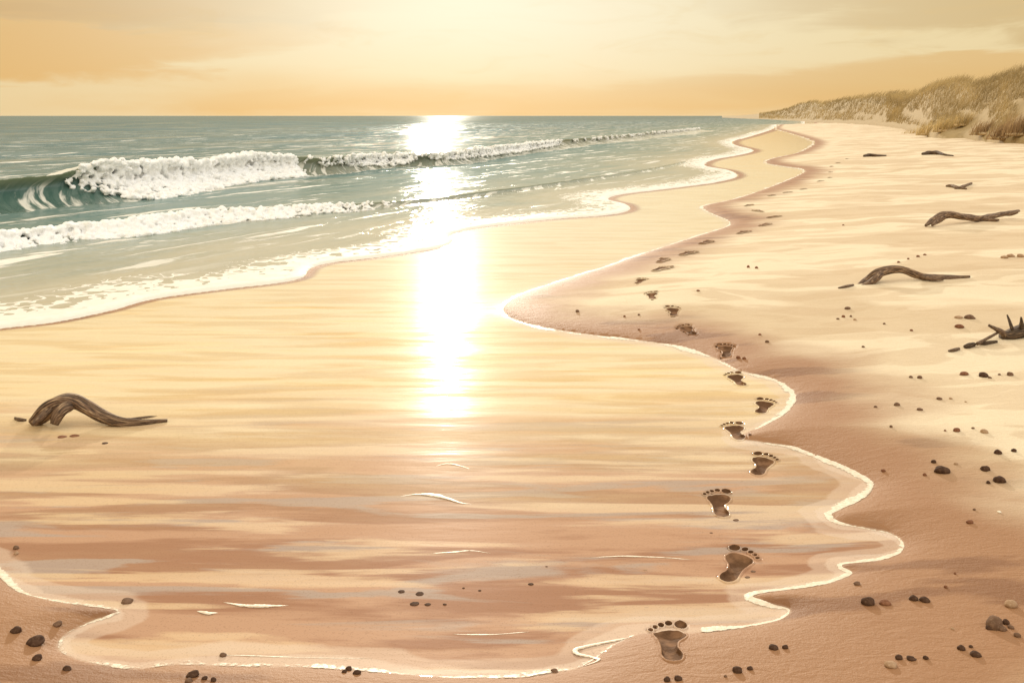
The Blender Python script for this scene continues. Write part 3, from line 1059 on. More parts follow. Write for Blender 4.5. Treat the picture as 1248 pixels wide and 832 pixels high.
if sum(f.normal.z for f in bm.faces) < 0:
    bmesh.ops.reverse_faces(bm, faces=bm.faces)
bm.to_mesh(dune_o.data); bm.free()


def blades(name, roots, material, parent=None, base=Vector((0, 0, 0))):
    """roots: (pos, length, width, lean dir angle, lean amount, tone)"""
    V, Fc, T = [], [], []
    for pos, ln, wd, an, le, tn in roots:
        d = Vector((math.cos(an), math.sin(an) * .6, 0))
        sdv = Vector((1, random.uniform(-.5, .5), 0)).normalized()
        b0 = len(V)
        for k, t in enumerate((0, .4, .75, 1.0)):
            p = pos + Vector((0, 0, ln * t * (1 - .35 * le * t))) + d * ln * le * t ** 1.7
            ww = wd * (1 - t * .9) * .5
            V.append((p - sdv * ww - base)[:]); V.append((p + sdv * ww - base)[:])
            T += [tn, tn]
        for k in range(3):
            q = b0 + 2 * k
            Fc.append((q, q + 1, q + 3, q + 2))
    o = mesh_obj(name, V, Fc, material, parent)
    set_attr(o, 'tone', np.clip(T, 0, 1))
    return o


def dune_pt(u, v):
    """u: photograph x, v: 0 foot .. 1 crest"""
    px = Rr[:, 0]
    j = min(max(v, 0) * nv, nv - 1e-6)
    j0 = int(j); fj = j - j0
    a = np.array([np.interp(u, px, DV[j0, :, k]) for k in range(3)])
    b = np.array([np.interp(u, px, DV[j0 + 1, :, k]) for k in range(3)])
    return Vector(a + (b - a) * fj)


roots = []
for _ in range(24000):
    u = random.uniform(1080, 1420) if random.random() < .82 else random.uniform(925, 1100)
    v = random.uniform(.12, 1.0) if u > 1100 else random.uniform(.1, 1.0)
    keepn = fbm(np.array([u * .045]), np.array([v * 5]), 101, 3)[0]
    if v < .42 and keepn < .40:
        continue
    p = dune_pt(u, v)
    sc_ = p.y / 60
    roots.append((p - Vector((0, 0, .05)), random.uniform(.35, .75) * max(.8, min(2.0, sc_ ** .7)), .024 * max(1, sc_), random.gauss(.35, .5), random.uniform(.35, .95),
                  min(1, max(0, random.gauss(.40 + .7 * (keepn - .5), .12)))))
tag(blades('dune_grass', roots, GRASS), kind='stuff')

TUFTS = [((1112, 163), 70, .8, GRASS, .7, 'small golden grass tuft at the left foot of the near dune'),
         ((1131, 161), 190, 1.15, GRASS, .85, 'bright golden windblown tuft on the dune front, beside the small left tuft'),
         ((1152, 157), 230, 1.25, GRASS, .8, 'tall golden tuft leaning right in the middle of the dune front'),
         ((1177, 150), 200, 1.2, GRASS, .7, 'golden tuft above the pale sand hollow on the dune front'),
         ((1200, 160), 190, 1.1, GRASSB, .5, 'brown shaded tuft just right of the pale sand hollow'),
         ((1222, 166), 230, 1.2, GRASSB, .45, 'dark brown tuft hanging down the dune slope onto the sand'),
         ((1243, 161), 260, 1.5, GRASSB, .5, 'largest brown tuft at the far right of the dune front')]
for (q, n, ln, mt, tone, lab) in TUFTS:
    d = float(np.interp(q[0], Rr[:, 0], Rr[:, 4])) - .6
    c = at_depth(q[0], q[1], d)
    # keep the root on the dune or sand surface along its own ray
    best = None
    for dd in np.linspace(d - 4, d + 14, 90):
        w = at_depth(q[0], q[1], dd)
        zz = gz(w.x, w.y)
        vv_ = (dd - d) / max(1e-3, float(np.interp(q[0], Rr[:, 0], Rr[:, 2])) - d)
        if 0 < vv_ < 1:
            zz = max(zz, dune_pt(q[0], vv_).z)
        if w.z <= zz + .02:
            best = Vector((w.x, w.y, zz)); break
    c = best or c
    rr = []
    for _ in range(n):
        a = random.uniform(0, 2 * math.pi); r = random.random() ** .7 * .95
        pos = c + Vector((math.cos(a) * r * .9, math.sin(a) * r * .6, -.12 - .1 * r))
        rr.append((pos, ln * random.uniform(.55, 1.05), .034, random.gauss(.3, .55), random.uniform(.3, .9), random.gauss(tone, .2)))
    e = empty('grass_tuft', c)
    tag(e, lab, 'grass tuft', 'grass tufts on the front of the near dune')
    blades('blades', rr, mt, e, c)
    # hummock of sand and roots it grows from
    vv, ff = ico(2)
    hv = vv * np.array([.75, .45, .10]) * (1 + .3 * (rng.random(len(vv))[:, None] - .5)) + (0, 0, -.13)
    ho = mesh_obj('hummock', hv.tolist(), ff.tolist(), DUNE, e)
    set_attr(ho, 'cover', np.full(len(hv), .55))


# ------------------------------------------------------------------ driftwood
def limb(name, pts, rads, material, parent=None, base=Vector((0, 0, 0)), seg=14, sub=8, rough=.16, seed=0, flatten=1.0):
    """a gnarled tapering limb through 3-D points"""
    P4 = spline([(*p, r) for p, r in zip(pts, rads)], sub)
    C = P4[:, :3]; R = np.maximum(P4[:, 3], .002)
    tg = np.gradient(C, axis=0)
    tg /= np.linalg.norm(tg, axis=1)[:, None]
    up = np.array([0, 1, .15])
    V, A, B = [], [], []
    s = np.concatenate([[0], np.cumsum(np.linalg.norm(np.diff(C, axis=0), axis=1))])
    n = len(C)
    for i in range(n):
        a = np.cross(tg[i], up); a /= np.linalg.norm(a)
        b = np.cross(a, tg[i])
        for k in range(seg):
            th = 2 * math.pi * k / seg
            rr = R[i] * (1 + rough * 2 * (fbm(np.array([s[i] / (R.max() * 3.0)]), np.array([math.cos(th) * 1.8 + math.sin(th) * 2.3 + 10]), seed, 3)[0] - .5)
                         + .10 * math.sin(3 * th + s[i] * 9 + seed) + .06 * math.sin(5 * th - s[i] * 14))
            V.append(C[i] + a * rr * math.cos(th) + b * rr * math.sin(th) * flatten)
            A.append(s[i] / (R.max() * 8)); B.append(th)
    Fc = []
    for i in range(n - 1):
        for k in range(seg):
            k2 = (k + 1) % seg
            Fc.append((i * seg + k, i * seg + k2, (i + 1) * seg + k2, (i + 1) * seg + k))
    V.append(C[0]); A.append(0); B.append(0)
    V.append(C[-1]); A.append(s[-1] / (R.max() * 8)); B.append(0)
    for k in range(seg):
        Fc.append((k, len(V) - 2, (k + 1) % seg))
        Fc.append(((n - 1) * seg + (k + 1) % seg, len(V) - 1, (n - 1) * seg + k))
    V = [tuple(np.array(v) - np.array(base)) for v in V]
    o = mesh_obj(name, V, Fc, material, parent)
    bm = bmesh.new(); bm.from_mesh(o.data)
    bmesh.ops.recalc_face_normals(bm, faces=bm.faces)
    bm.to_mesh(o.data); bm.free()
    set_attr(o, 'along', A); set_attr(o, 'round', B)
    return o


def wood_px(name, px, rad_px, d, dy, **kw):
    pts = [at_depth(x, y, d + o) for (x, y), o in zip(px, dy)]
    return limb(name, pts, [r * d / F for r in rad_px], **kw)


def driftwood(foot_px, main, rads, dy, prongs, lab, mt, seed):
    b = at(*foot_px)
    e = empty('driftwood', b)
    tag(e, lab, 'driftwood', 'driftwood lying on the beach')
    wood_px('log', main, rads, b.y, dy, material=mt, parent=e, base=b, seed=seed)
    for k, (pn, pp_, rr_, yy) in enumerate(prongs):
        wood_px(pn, pp_, rr_, b.y, yy, material=mt, parent=e, base=b, seed=seed + k + 1, seg=10)
    return e


driftwood((100, 517), [(40, 515), (50, 507), (62, 496), (76, 489), (92, 489), (107, 497), (124, 507), (146, 514), (172, 515), (204, 512.5)],
          [6.5, 9.5, 10.5, 9.5, 8.5, 8, 7, 6, 4.6, 2.2], [0, .0, 0, .02, .03, .02, 0, -.02, 0, .05],
          [('root_prong', [(88, 492), (78, 499), (70, 508), (66, 517)], [6.5, 7, 6.5, 4.5], [.02, -.04, -.07, -.09]),
           ('root_prong', [(66, 494), (55, 504), (46, 512), (40, 517)], [5, 4, 3.5, 2.5], [.0, -.06, -.1, -.12]),
           ('side_branch', [(140, 513), (160, 512), (180, 509), (196, 508.5)], [3, 3, 2.5, 1.5], [0, .08, .12, .16])],
          'arched brown driftwood standing in the wet sand at the left, forked roots', WOOD, 3)
driftwood((1100, 343), [(1044, 349), (1056, 342), (1068, 334), (1084, 329), (1101, 329), (1118, 335), (1135, 338), (1156, 338.5), (1182, 337)],
          [2, 4, 5.5, 5, 4.5, 4.5, 4, 3.2, 1.2], [-.1, 0, 0, .02, .02, 0, 0, 0, .05],
          [('root_prong', [(1074, 333), (1067, 340), (1058, 346), (1048, 349.5)], [4, 4, 3, 1.2], [-.02, -.08, -.12, -.15]),
           ('side_branch', [(1120, 336), (1135, 340), (1150, 341)], [3, 2.5, 1.2], [0, -.08, -.12])],
          'arched grey brown driftwood on dry sand between the forked log and the broken branches', WOOD, 23)
driftwood((1180, 275), [(1128, 275), (1137, 268.5), (1147, 263), (1160, 261.5), (1175, 264.5), (1192, 266.5), (1208, 264), (1226, 260), (1242, 257)],
          [1.5, 3.5, 4.5, 4.3, 4, 4, 3.5, 2.8, 1.5], [-.1, 0, .1, .2, .25, .35, .6, .85, 1.1],
          [('side_branch', [(1196, 267), (1208, 268.5), (1218, 268)], [3, 2.5, 1.2], [.4, .3, .25]),
           ('side_branch', [(1222, 261), (1231, 261.5), (1241, 259)], [2.2, 2, 1], [.8, .75, .7]),
           ('root_prong', [(1150, 264), (1143, 269), (1136, 274.5)], [3.5, 3, 1.5], [.1, 0, -.12])],
          'long low driftwood log with a forked tip, farther up the beach', WOOD, 43)
# broken branches at the right edge
b = at(1230, 412)
e = empty('broken_branch', b)
tag(e, 'dark broken branch pile with upright snapped spikes at the right edge of the sand', 'driftwood', 'driftwood lying on the beach')
kw = dict(parent=e, base=b, seg=10)
wood_px('log', [(1220, 408), (1228, 409.5), (1238, 407), (1252, 402), (1275, 396)], [6, 7, 7.5, 8, 7], b.y, [0, 0, 0, .03, .1], material=DARKW, seed=61, **kw)
wood_px('spike', [(1205.5, 396.5), (1213, 400.5), (1221, 405), (1226, 410)], [1.6, 2.4, 3.6, 4], b.y, [-.1, -.06, -.03, 0], material=WOOD, seed=62, **kw)
wood_px('spike', [(1227.5, 383.5), (1230, 390), (1233, 399), (1236, 408)], [.9, 1.6, 2.2, 3], b.y, [.05, .03, .0, 0], material=DARKW, seed=63, **kw)
wood_px('spike', [(1244.5, 386.5), (1245, 393), (1244, 401), (1242, 408)], [.9, 2.2, 3.2, 4], b.y, [-.05, -.03, 0, 0], material=DARKW, seed=64, **kw)
wood_px('spike', [(1262, 380), (1258, 390), (1253, 402)], [1, 2.2, 3.4], b.y, [.1, .05, 0], material=DARKW, seed=65, **kw)
wood_px('twig', [(1218, 404), (1209, 409), (1200, 414), (1191, 419)], [1.5, 1.6, 1.6, 2], b.y, [-.02, -.1, -.15, -.2], material=WOOD, seed=66, **kw)


def stick(pxs, rads, lab, mt, seed, cat='stick'):
    b = at(*pxs[len(pxs) // 2])
    pts = []
    for (x, y), r in zip(pxs, rads):
        q = at(x, y + r * .6)
        rr = r * q.y / F
        pts.append(Vector((q.x, q.y, q.z + rr * .8)))
    o = limb('stick', pts, [r * b.y / F for r in rads], mt, None, b, seg=10, seed=seed)
    o.location = b
    tag(o, lab, cat, 'small sticks scattered on the sand')
    return o


stick([(1191, 418.5), (1199, 418.6), (1207, 417.5), (1215, 416.5)], [1.5, 2.4, 2.2, 1.6], 'short dark stick lying flat at the foot of the broken branches', DARKW, 71)
stick([(1175.5, 423), (1181, 421.5), (1187, 420)], [2.4, 3.4, 2.6], 'stubby dark chunk of wood left of the broken branches', DARKW, 72)
stick([(1156, 428), (1162, 427), (1169, 425)], [1.2, 2.2, 1.5], 'faint brown sliver of wood farthest left of the broken branches', WOOD, 73)
stick([(1053, 190.5), (1060, 189.5), (1069, 190), (1080, 189.8)], [1.4, 2.0, 1.5, .8], 'thin dark stick high on the beach below the far dunes', DARKW, 74)
stick([(1124, 188), (1133, 187), (1143, 187), (1152, 189), (1162, 190)], [1.4, 2.6, 2.4, 1.2, .7], 'thick dark driftwood stub below the grassy near dune', DARKW, 75)
stick([(1153, 227), (1160, 227), (1168, 229), (1178, 230.5)], [1.2, 2.0, 1.8, 1.0], 'brown bent stick alone on the sand above the forked log', WOOD, 76)
stick([(1164, 230), (1173, 228), (1184, 223.5)], [1.0, 1.8, 1.2], 'pale brown stick crossing behind the bent stick above the forked log', WOOD, 77)
stick([(18.5, 509.5), (24, 511.5), (32, 512)], [1.6, 2.4, 1.4], 'short brown stick just left of the arched driftwood', WOOD, 78)
stick([(1022, 351), (1031, 349.5), (1040, 347.5)], [1.0, 1.7, 1.2], 'thin brown sliver pointing at the left foot of the arched grey piece', WOOD, 79)
stick([(822, 793), (832, 791), (842, 788)], [.1, .1, .1], 'x', WOOD, 80) if False else None

# ------------------------------------------------------------------ pebbles
MATS = dict(d=STONE_D, m=STONE_M, r=STONE_R, p=STONE_P, w=SHELL)
def pebble(px, py, w, h, c, lab, group):
    if group == WS:
        w, h = w * .75, h * .75
    q = at(px, py + h * .35)
    s = q.y / F
    vv, ff = ico(3 if w > 7 else 2)
    r = random.Random(int(px * 13 + py * 7))
    ox, oy = r.uniform(0, 50), r.uniform(0, 50)
    rad = 1 + .45 * (fbm(vv[:, 0] * 1.1 + ox, vv[:, 1] * 1.1 + vv[:, 2] * .9 + oy, 7, 3) - .5) + .25 * (vnoise(vv[:, 2] * 1.4 + ox, vv[:, 0] * 1.4 + oy, 9) - .5)
    hh = max(h * s * .62, .25 * w * s) * (.32 if group == WS else .9)
    V = vv * rad[:, None] * np.array([w * s * .52, w * s * .46, hh])
    V[:, 2] = np.where(V[:, 2] < 0, V[:, 2] * .6, V[:, 2])
    a = r.uniform(-.5, .5)
    V = np.stack([V[:, 0] * math.cos(a) - V[:, 1] * math.sin(a), V[:, 0] * math.sin(a) + V[:, 1] * math.cos(a), V[:, 2]], 1)
    o = mesh_obj('shell' if c == 'w' else 'pebble', V.tolist(), ff.tolist(), MATS[c])
    o.location = (q.x, q.y, q.z + hh * (.05 if group == WS else .2))
    tag(o, lab, 'shell' if c == 'w' else 'pebble', group)
    return o


BL, BM, BR, RS, US, PT, WS = ('pebbles in the lower left corner', 'pebbles along the lower water edge', 'pebbles on the brown sand at the lower right', 'pebbles on the tan sand beside the wash',
                              'pebbles on the upper dry sand', 'specks on the pale sand point', 'pebbles lying in the wash')
PEB = [
    # lower left
    (19.7, 766, 12, 9, 'd', 'round dark pebble left of the biggest lower left pebble', BL), (43, 779, 20, 12, 'd', 'biggest dark pebble in the lower left corner with a long shadow', BL),
    (45, 800, 12, 8, 'd', 'dark pebble directly below the biggest lower left pebble', BL), (70, 759, 10, 6, 'm', 'brown pebble beside the left end of the small pool', BL),
    (82, 813, 10, 7, 'd', 'lone dark pebble below the rounded left end of the pool', BL), (19.7, 666, 7, 6, 'm', 'upper of two brown pebbles on the left wet margin', BL),
    (19.7, 673, 6, 5, 'p', 'lower paler of two pebbles on the left wet margin', BL), (155, 731, 14, 5, 'm', 'flat grey brown pebble at the neck above the pool', BL),
    (235, 820, 14, 9, 'd', 'largest dark pebble of the four at the bottom edge below the pool', BL), (230, 828, 9, 6, 'm', 'brown pebble touching the underside of the largest of the four at the bottom edge', BL),
    (249.5, 825, 7, 5, 'd', 'small dark pebble third from left of the four at the bottom edge', BL), (260, 827, 7, 6, 'd', 'small dark pebble rightmost of the four at the bottom edge', BL),
    (272, 797, 8, 5, 'm', 'lone pebble on the lower rim of the pool beside a white glint streak', BL),
    # bottom middle
    (425, 813.5, 8, 7, 'd', 'top pebble of the tight trio at the lower water edge', BM), (419.5, 817, 6, 5, 'd', 'smallest left pebble of the tight trio at the lower water edge', BM),
    (435, 818, 9, 7, 'd', 'right pebble of the tight trio at the lower water edge', BM), (675.6, 816, 9, 5, 'm', 'half sunk brown pebble near the white foam squiggle', BM),
    (813, 826, 9, 7, 'd', 'left pebble of the pair below the nearest footprint', BM), (827, 825, 10, 6, 'd', 'right pebble of the pair below the nearest footprint', BM),
    (898.5, 815, 12, 8, 'd', 'larger dark pebble of the pair right of the nearest footprint at the bottom edge', BM), (914, 813, 7, 5, 'd', 'smaller dark pebble of the pair right of the nearest footprint at the bottom edge', BM),
    (884, 823, 4, 3, 'm', 'tiny pebble below left of the bottom edge pair', BM), (942, 787, 12, 7, 'd', 'wide dark pebble below the lowest tip of the foam line', BM), (957, 787, 7, 6, 'd', 'small dark pebble touching distance right of the wide one below the foam tip', BM),
    # in the wash
    (565, 715, 5, 5, 'd', 'left of two round specks in the middle of the wash', WS), (584.6, 718, 6, 5, 'd', 'right of two round specks in the middle of the wash', WS),
    (647, 710, 9, 6, 'd', 'dark pebble alone in the wash, right of the two round specks', WS), (542, 734.6, 7, 6, 'd', 'dark round pebble below the two specks in the wash', WS),
    (521, 735, 10, 5, 'd', 'flat pebble left of the dark round one in the wash', WS), (505, 734, 15, 6, 'd', 'wide flat pebble at the left end of the lower wash row', WS),
    (511.5, 721.7, 14, 6, 'd', 'flat brown pebble in the middle of the upper wash row', WS), (489, 719.5, 12, 4, 'd', 'thin flat pebble at the left end of the upper wash row', WS),
    (666, 689, 4, 4, 'm', 'tiny speck in the wash above the lone dark pebble', WS), (867, 648, 5, 4, 'm', 'small pebble in the wash just below the third footprint', WS), (786, 693, 5, 4, 'p', 'faint pale pebble in the wash left of the second footprint', WS),
    (897, 632, 9, 6, 'm', 'reddish brown crumb right of the third footprint', WS), (918, 695, 8, 4, 'm', 'brown crumb under the toes of the second footprint', WS), (911, 702, 9, 4, 'm', 'brown crumb lower right of the second footprint', WS),
    (76, 530, 14, 8, 'r', 'left clod of sand in the shadow of the arched driftwood', WS), (91, 529, 14, 7, 'r', 'right clod of sand in the shadow of the arched driftwood', WS), (128, 538.5, 10, 5, 'd', 'dark pebble to the lower right of the arched driftwood', WS),
    # lower right
    (1057, 731, 16, 11, 'd', 'bean shaped dark pebble, leftmost of the row below the foam corner', BR), (1078.5, 733, 13, 6, 'r', 'flat reddish dark pebble beside the bean shaped one', BR),
    (1113.6, 727.5, 11, 8, 'd', 'left of two domed dark pebbles at the edge of brown and pale sand', BR), (1127, 729.5, 12, 7, 'd', 'right of two domed dark pebbles at the edge of brown and pale sand', BR),
    (1152.6, 714, 5, 4, 'r', 'small reddish pebble above right of the two domed pebbles', BR), (1164, 698, 3, 3, 'r', 'tiny reddish speck farthest above the two domed pebbles', BR), (1044.7, 710, 8, 5, 'm', 'faint brown pebble hugging the foam corner', BR),
    (1232.5, 734.6, 13, 10, 'p', 'pale tan stone above the big lower right rock', BR), (1212, 757, 21, 16, 'm', 'biggest rock of the lower right corner, brown and domed', BR), (1226, 756.5, 9, 8, 'd', 'dark pebble leaning on the right side of the biggest rock', BR),
    (1206, 763.5, 9, 6, 'd', 'dark pebble under the left side of the biggest rock', BR), (1221.5, 764.5, 11, 6, 'm', 'flat brown pebble just under the biggest rock', BR), (1232, 763, 7, 5, 'm', 'small brown pebble right of the flat one under the biggest rock', BR), (1240, 773, 8, 6, 'm', 'brown pebble at the right edge below the biggest rock', BR),
    (1171.5, 788, 9, 7, 'd', 'left pebble of the trio below the biggest rock', BR), (1183, 786.7, 5, 4, 'd', 'smallest pebble of the trio below the biggest rock', BR), (1189, 795.6, 13, 7, 'd', 'wide lowest pebble of the trio below the biggest rock', BR),
    (1095, 799.6, 9, 7, 'd', 'leftmost dark pebble of the bottom row of three', BR), (1111, 801, 11, 5, 'd', 'flat middle pebble of the bottom row of three', BR), (1128, 800, 7, 6, 'd', 'rightmost pebble of the bottom row of three', BR),
    (1086, 808, 16, 8, 'p', 'flat pale stone under the bottom row of three', BR), (1160.5, 765, 4, 3, 'p', 'tiny pale speck between the domed pair and the biggest rock', BR),
    # right middle
    (1165.6, 523, 8, 6, 'r', 'reddish brown round pebble on the tan sand at mid height', RS), (1152, 524, 3, 3, 'r', 'tiny speck just left of the reddish round pebble', RS), (1186, 521, 4, 3, 'm', 'small speck right of the reddish round pebble', RS),
    (1200, 525, 9, 5, 'p', 'pale flat pebble far right of the reddish round pebble', RS), (1216, 549.7, 9, 7, 'd', 'round dark pebble, left one of the upper pair near the right edge', RS), (1235.6, 548, 7, 5, 'd', 'dark pebble, right one of the upper pair near the right edge', RS),
    (1138, 561.6, 6, 5, 'd', 'small dark pebble just above the wedge shaped stone', RS), (1148, 571, 18, 10, 'd', 'wedge shaped black stone with a long shadow on the tan sand', RS), (1165, 564, 5, 4, 'p', 'faint pebble right of the wedge shaped stone', RS),
    (1201, 569.5, 11, 8, 'd', 'dark triangular pebble left above the split stone', RS), (1218, 583, 15, 9, 'd', 'dark split stone with a shadow near the right edge', RS), (1204.5, 587, 5, 5, 'd', 'small round pebble at the left foot of the split stone', RS),
    (1076.6, 572.5, 6, 4, 'r', 'reddish crumb on the damp sand right of the round foam lobe', RS), (1127, 577.6, 5, 4, 'r', 'reddish speck left below the wedge shaped stone', RS), (1086, 519, 4, 4, 'm', 'lone small pebble on the pale tongue of sand', RS),
    (1181.7, 635, 8, 5, 'r', 'brown red pebble alone on the damp sand below the split stone', RS), (1187.5, 620, 4, 3, 'm', 'faint speck above the brown red pebble', RS), (1218, 623, 5, 3, 'w', 'tiny white shell fragment on the tan sand near the right edge', RS),
    (1110, 458.6, 5, 4, 'm', 'smaller of two close pebbles below the broken branches', RS), (1121, 459, 6, 5, 'm', 'larger of two close pebbles below the broken branches', RS), (1174.6, 454.6, 10, 5, 'r', 'flat tan red pebble left of the round dark one below the branches', RS),
    (1198.7, 456, 11, 7, 'd', 'round dark pebble right below the broken branches', RS), (1218, 455.7, 4, 3, 'm', 'speck between the round dark pebble and the right edge pebble', RS), (1231, 455, 8, 6, 'm', 'grey brown pebble near the right edge below the branches', RS),
    (1206.6, 459.6, 4, 3, 'm', 'speck touching the round dark pebble below the branches', RS), (1145, 485, 7, 4, 'm', 'flat brown pebble midway between branches and reddish pebble', RS), (1158.6, 485, 4, 3, 'p', 'pale speck right of the flat brown pebble', RS),
    (1177, 489, 3, 2, 'p', 'tiniest pale speck right of the flat brown pebble', RS), (1067, 495, 5, 3, 'm', 'left pebble of the wide row of three above the damp sand', RS), (1093, 492, 7, 5, 'm', 'middle and largest pebble of the wide row of three above the damp sand', RS), (1121, 498, 7, 4, 'm', 'right pebble of the wide row of three above the damp sand', RS),
    (914, 529, 4, 3, 'm', 'tiny pebble beside the notch of the water edge', RS), (907, 436, 5, 4, 'r', 'right of two crumbs beside the dark eighth footprint', RS), (900, 435, 5, 4, 'r', 'left of two crumbs beside the dark eighth footprint', RS),
    # upper dry sand
    (1052, 422, 4, 3, 'm', 'lone speck on the sand left of the faint sliver of wood', US), (1110.7, 402, 4, 3, 'r', 'speck on pale sand below the arched grey driftwood', US), (1169.6, 397, 11, 5, 'r', 'tan flat pebble left of the broken branches', US),
    (1168.7, 386, 9, 4, 'p', 'pale flat pebble, left of two above the tan flat one', US), (1182, 385.6, 12, 6, 'm', 'grey brown pebble, right of two above the tan flat one', US),
    (1095, 319, 4, 3, 'r', 'lowest speck of the rising row of four above the arched grey driftwood', US), (1107, 315, 3, 3, 'r', 'second speck of the rising row of four above the arched grey driftwood', US), (1119, 312, 4, 3, 'r', 'third speck of the rising row of four above the arched grey driftwood', US), (1127, 310, 4, 3, 'r', 'highest speck of the rising row of four above the arched grey driftwood', US),
    (1223.7, 312.8, 8, 5, 'p', 'left pebble of the pale trio near the right edge below the forked log', US), (1232, 311, 9, 5, 'p', 'middle pebble of the pale trio near the right edge below the forked log', US), (1244, 311, 8, 6, 'p', 'right pebble of the pale trio near the right edge below the forked log', US),
    (1032.8, 375, 7, 4, 'm', 'largest brown pebble left below the arched grey driftwood', US), (1028, 385, 5, 4, 'r', 'reddish pebble under the largest one left of the arched driftwood shadow', US), (1037, 385, 3, 3, 'm', 'speck right of the reddish pebble in the small scatter', US),
    (1042, 389, 4, 3, 'p', 'pale speck at the lower right of the small scatter', US), (1021, 388, 4, 3, 'm', 'speck at the left end of the small scatter', US), (1077.5, 394, 4, 3, 'm', 'lone speck right of the small scatter', US),
    (912, 324.6, 4, 4, 'r', 'left dot of a twin pair on pale sand above the trail', US), (922, 325.6, 4, 4, 'r', 'right dot of a twin pair on pale sand above the trail', US), (1027.7, 274, 3, 2, 'r', 'lone speck on the empty upper sand left of the forked log', US),
    # sand point
    (703.7, 378.6, 5, 4, 'm', 'brown pebble nearest the tip of the sand point', PT), (761, 385, 3, 3, 'r', 'left of two specks in the middle of the sand point', PT), (778.7, 383, 3, 3, 'm', 'right of two specks in the middle of the sand point', PT),
    (851, 353.7, 4, 3, 'r', 'reddish speck right of the trail bend', PT), (778.7, 401, 3, 2, 'r', 'speck on the damp lower edge of the sand point', PT), (926, 407, 4, 3, 'r', 'reddish speck up the sand from the dark eighth footprint', PT), (935, 415.7, 5, 4, 'm', 'brown speck up the sand from the dark eighth footprint', PT),
]
for a in PEB:
    pebble(*a)

# ------------------------------------------------------------------ sky and sun
wd = bpy.data.worlds.new('World')
S.world = wd
wd.use_nodes = True
nt = wd.node_tree
nt.nodes.clear()
Dv = N(nt, 'ShaderNodeTexCoord').outputs['Generated']
sep = N(nt, 'ShaderNodeSeparateXYZ', i={0: Dv})
az = M_(nt, 'ARCTAN2', sep.outputs[0], sep.outputs[1])
el = M_(nt, 'ARCSINE', sep.outputs[2])
vec = N(nt, 'ShaderNodeCombineXYZ', i={0: M_(nt, 'MULTIPLY', az, 5.5), 1: M_(nt, 'MULTIPLY', el, 22), 2: 4.0}).outputs[0]
n1 = noise(nt, vec, 1.0, 4, .5, .4)
vec2 = N(nt, 'ShaderNodeCombineXYZ', i={0: M_(nt, 'MULTIPLY', az, 7), 1: M_(nt, 'MULTIPLY', el, 48), 2: 9.0}).outputs[0]
n2 = noise(nt, vec2, 1.0, 5, .55, .6)
eln = M_(nt, 'ADD', el, M_(nt, 'MULTIPLY', M_(nt, 'SUBTRACT', n1, .5), .045))
rp = N(nt, 'ShaderNodeValToRGB', i={0: M_(nt, 'MULTIPLY', eln, 2.0)})
cr = rp.color_ramp
stops = [(0.0, (.93, .66, .33)), (.02, (.90, .58, .23)), (.055, (.92, .64, .29)), (.10, (.96, .76, .42)), (.22, (.96, .77, .42)), (.5, (.98, .85, .60)), (1.0, (1.0, .96, .90))]
cr.elements[0].position, cr.elements[0].color = stops[0][0], (*stops[0][1], 1)
cr.elements[1].position, cr.elements[1].color = stops[-1][0], (*stops[-1][1], 1)
for p_, c_ in stops[1:-1]:
    e_ = cr.elements.new(p_); e_.color = (*c_, 1)
skyc = rp.outputs[0]
# washes of cloud: an orange bank low on the left under a grey tan one, an orange band low on the right, tan above it
def bankmask(a0, ra, e0, re_, slant, soft, amt):
    a = M_(nt, 'ADD', M_(nt, 'DIVIDE', M_(nt, 'SUBTRACT', az, a0), ra), M_(nt, 'MULTIPLY', M_(nt, 'SUBTRACT', n1, .5), 1.2))
    e = M_(nt, 'SUBTRACT', el, M_(nt, 'ADD', e0, M_(nt, 'MULTIPLY', M_(nt, 'SUBTRACT', az, a0), slant)))
    e = M_(nt, 'ADD', M_(nt, 'DIVIDE', e, re_), M_(nt, 'MULTIPLY', M_(nt, 'SUBTRACT', n2, .5), 2.4))
    q = M_(nt, 'ADD', M_(nt, 'MULTIPLY', a, a), M_(nt, 'MULTIPLY', e, e))
    return M_(nt, 'MULTIPLY', rng_(nt, q, 1.0 + soft, 1.0 - soft), amt)
skyc = mixc(nt, rng_(nt, M_(nt, 'ADD', az, M_(nt, 'MULTIPLY', n1, .1)), -.20, -.34, 0, .75), skyc, (.94, .74, .42))
skyc = mixc(nt, bankmask(-.50, .30, .058, .034, .10, .55, .85), skyc, (.86, .50, .16))
skyc = mixc(nt, bankmask(-.56, .34, .135, .040, -.05, .6, .75), skyc, (.58, .42, .22))
skyc = mixc(nt, bankmask(-.30, .30, .112, .016, .05, .6, .7), skyc, (.76, .45, .16))
skyc = mixc(nt, bankmask(.46, .34, .040, .020, .05, .5, .75), skyc, (.84, .52, .19))
skyc = mixc(nt, bankmask(.50, .30, .115, .040, -.03, .7, .7), skyc, (.70, .48, .21))
skyc = mixc(nt, bankmask(.0, .34, .014, .016, .0, .6, .5), skyc, (.88, .54, .20))
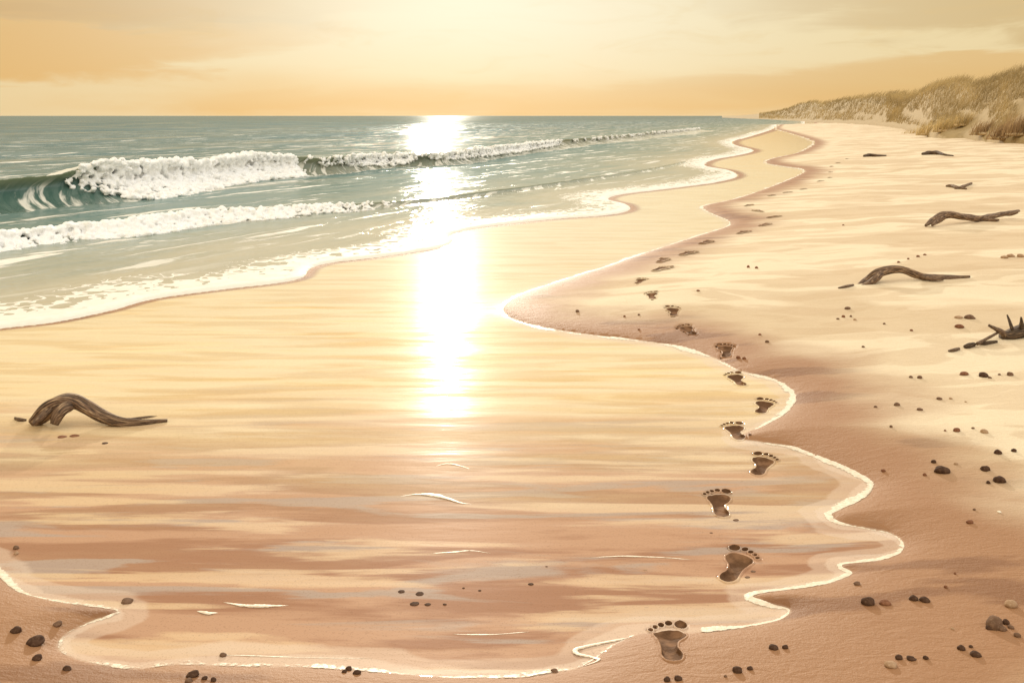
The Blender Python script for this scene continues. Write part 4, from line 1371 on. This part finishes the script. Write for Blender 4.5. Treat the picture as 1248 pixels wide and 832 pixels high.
# the bright veil round the low sun
ga = M_(nt, 'DIVIDE', M_(nt, 'SUBTRACT', az, -.035), .30)
ge = M_(nt, 'DIVIDE', M_(nt, 'SUBTRACT', el, .115), .085)
r2_ = M_(nt, 'ADD', M_(nt, 'MULTIPLY', ga, ga), M_(nt, 'MULTIPLY', ge, ge))
glow = M_(nt, 'POWER', 2.718, M_(nt, 'MULTIPLY', r2_, -1.0))
skyc = mixc(nt, M_(nt, 'MULTIPLY', glow, 1.0, clamp=True), skyc, (1.10, 1.02, .78))
core = M_(nt, 'POWER', 2.718, M_(nt, 'MULTIPLY', M_(nt, 'ADD', M_(nt, 'POWER', M_(nt, 'DIVIDE', M_(nt, 'SUBTRACT', az, SUN_AZ), .085), 2.0), M_(nt, 'POWER', M_(nt, 'DIVIDE', M_(nt, 'SUBTRACT', el, SUN_EL), .07), 2.0)), -1.0))
hi = rng_(nt, el, .16, .7, 1.0, 1.75)
amp_ = M_(nt, 'ADD', hi, M_(nt, 'MULTIPLY', core, .08))
mot = noise(nt, N(nt, 'ShaderNodeCombineXYZ', i={0: M_(nt, 'MULTIPLY', az, 9), 1: M_(nt, 'MULTIPLY', el, 40), 2: 2.0}).outputs[0], 1.0, 6, .62, .8)
skyc = mixc(nt, M_(nt, 'MULTIPLY', rng_(nt, mot, .50, .72), M_(nt, 'SUBTRACT', .34, M_(nt, 'MULTIPLY', glow, .26))), skyc, (.88, .62, .28))
sky_n = N(nt, 'ShaderNodeTexSky', sky_type='NISHITA', sun_disc=False, sun_elevation=SUN_EL, sun_rotation=SUN_AZ)
bg1 = N(nt, 'ShaderNodeBackground', i={'Color': skyc, 'Strength': M_(nt, 'MULTIPLY', amp_, .97)})
bg2 = N(nt, 'ShaderNodeBackground', i={'Color': sky_n.outputs[0], 'Strength': .003})
ad = N(nt, 'ShaderNodeAddShader', i={0: bg1.outputs[0], 1: bg2.outputs[0]})
N(nt, 'ShaderNodeOutputWorld', i={'Surface': ad.outputs[0]})

sl = bpy.data.lights.new('sun', 'SUN')
sl.energy = 2.9
sl.angle = math.radians(.6)
sl.color = (1.0, .90, .74)
so = link(bpy.data.objects.new('sun', sl))
sv = Vector((math.sin(SUN_AZ) * math.cos(SUN_EL), math.cos(SUN_AZ) * math.cos(SUN_EL), math.sin(SUN_EL)))
so.rotation_euler = sv.to_track_quat('Z', 'Y').to_euler()
so.location = (0, 0, 20)

S.view_settings.view_transform = 'Standard'
S.view_settings.look = 'None'
S.view_settings.exposure = -0.2
S.view_settings.gamma = 1.0
S.render.engine = 'CYCLES'
S.cycles.max_bounces = 6
S.cycles.diffuse_bounces = 3
S.cycles.glossy_bounces = 3
S.cycles.use_denoising = True
S.cycles.sample_clamp_indirect = 6
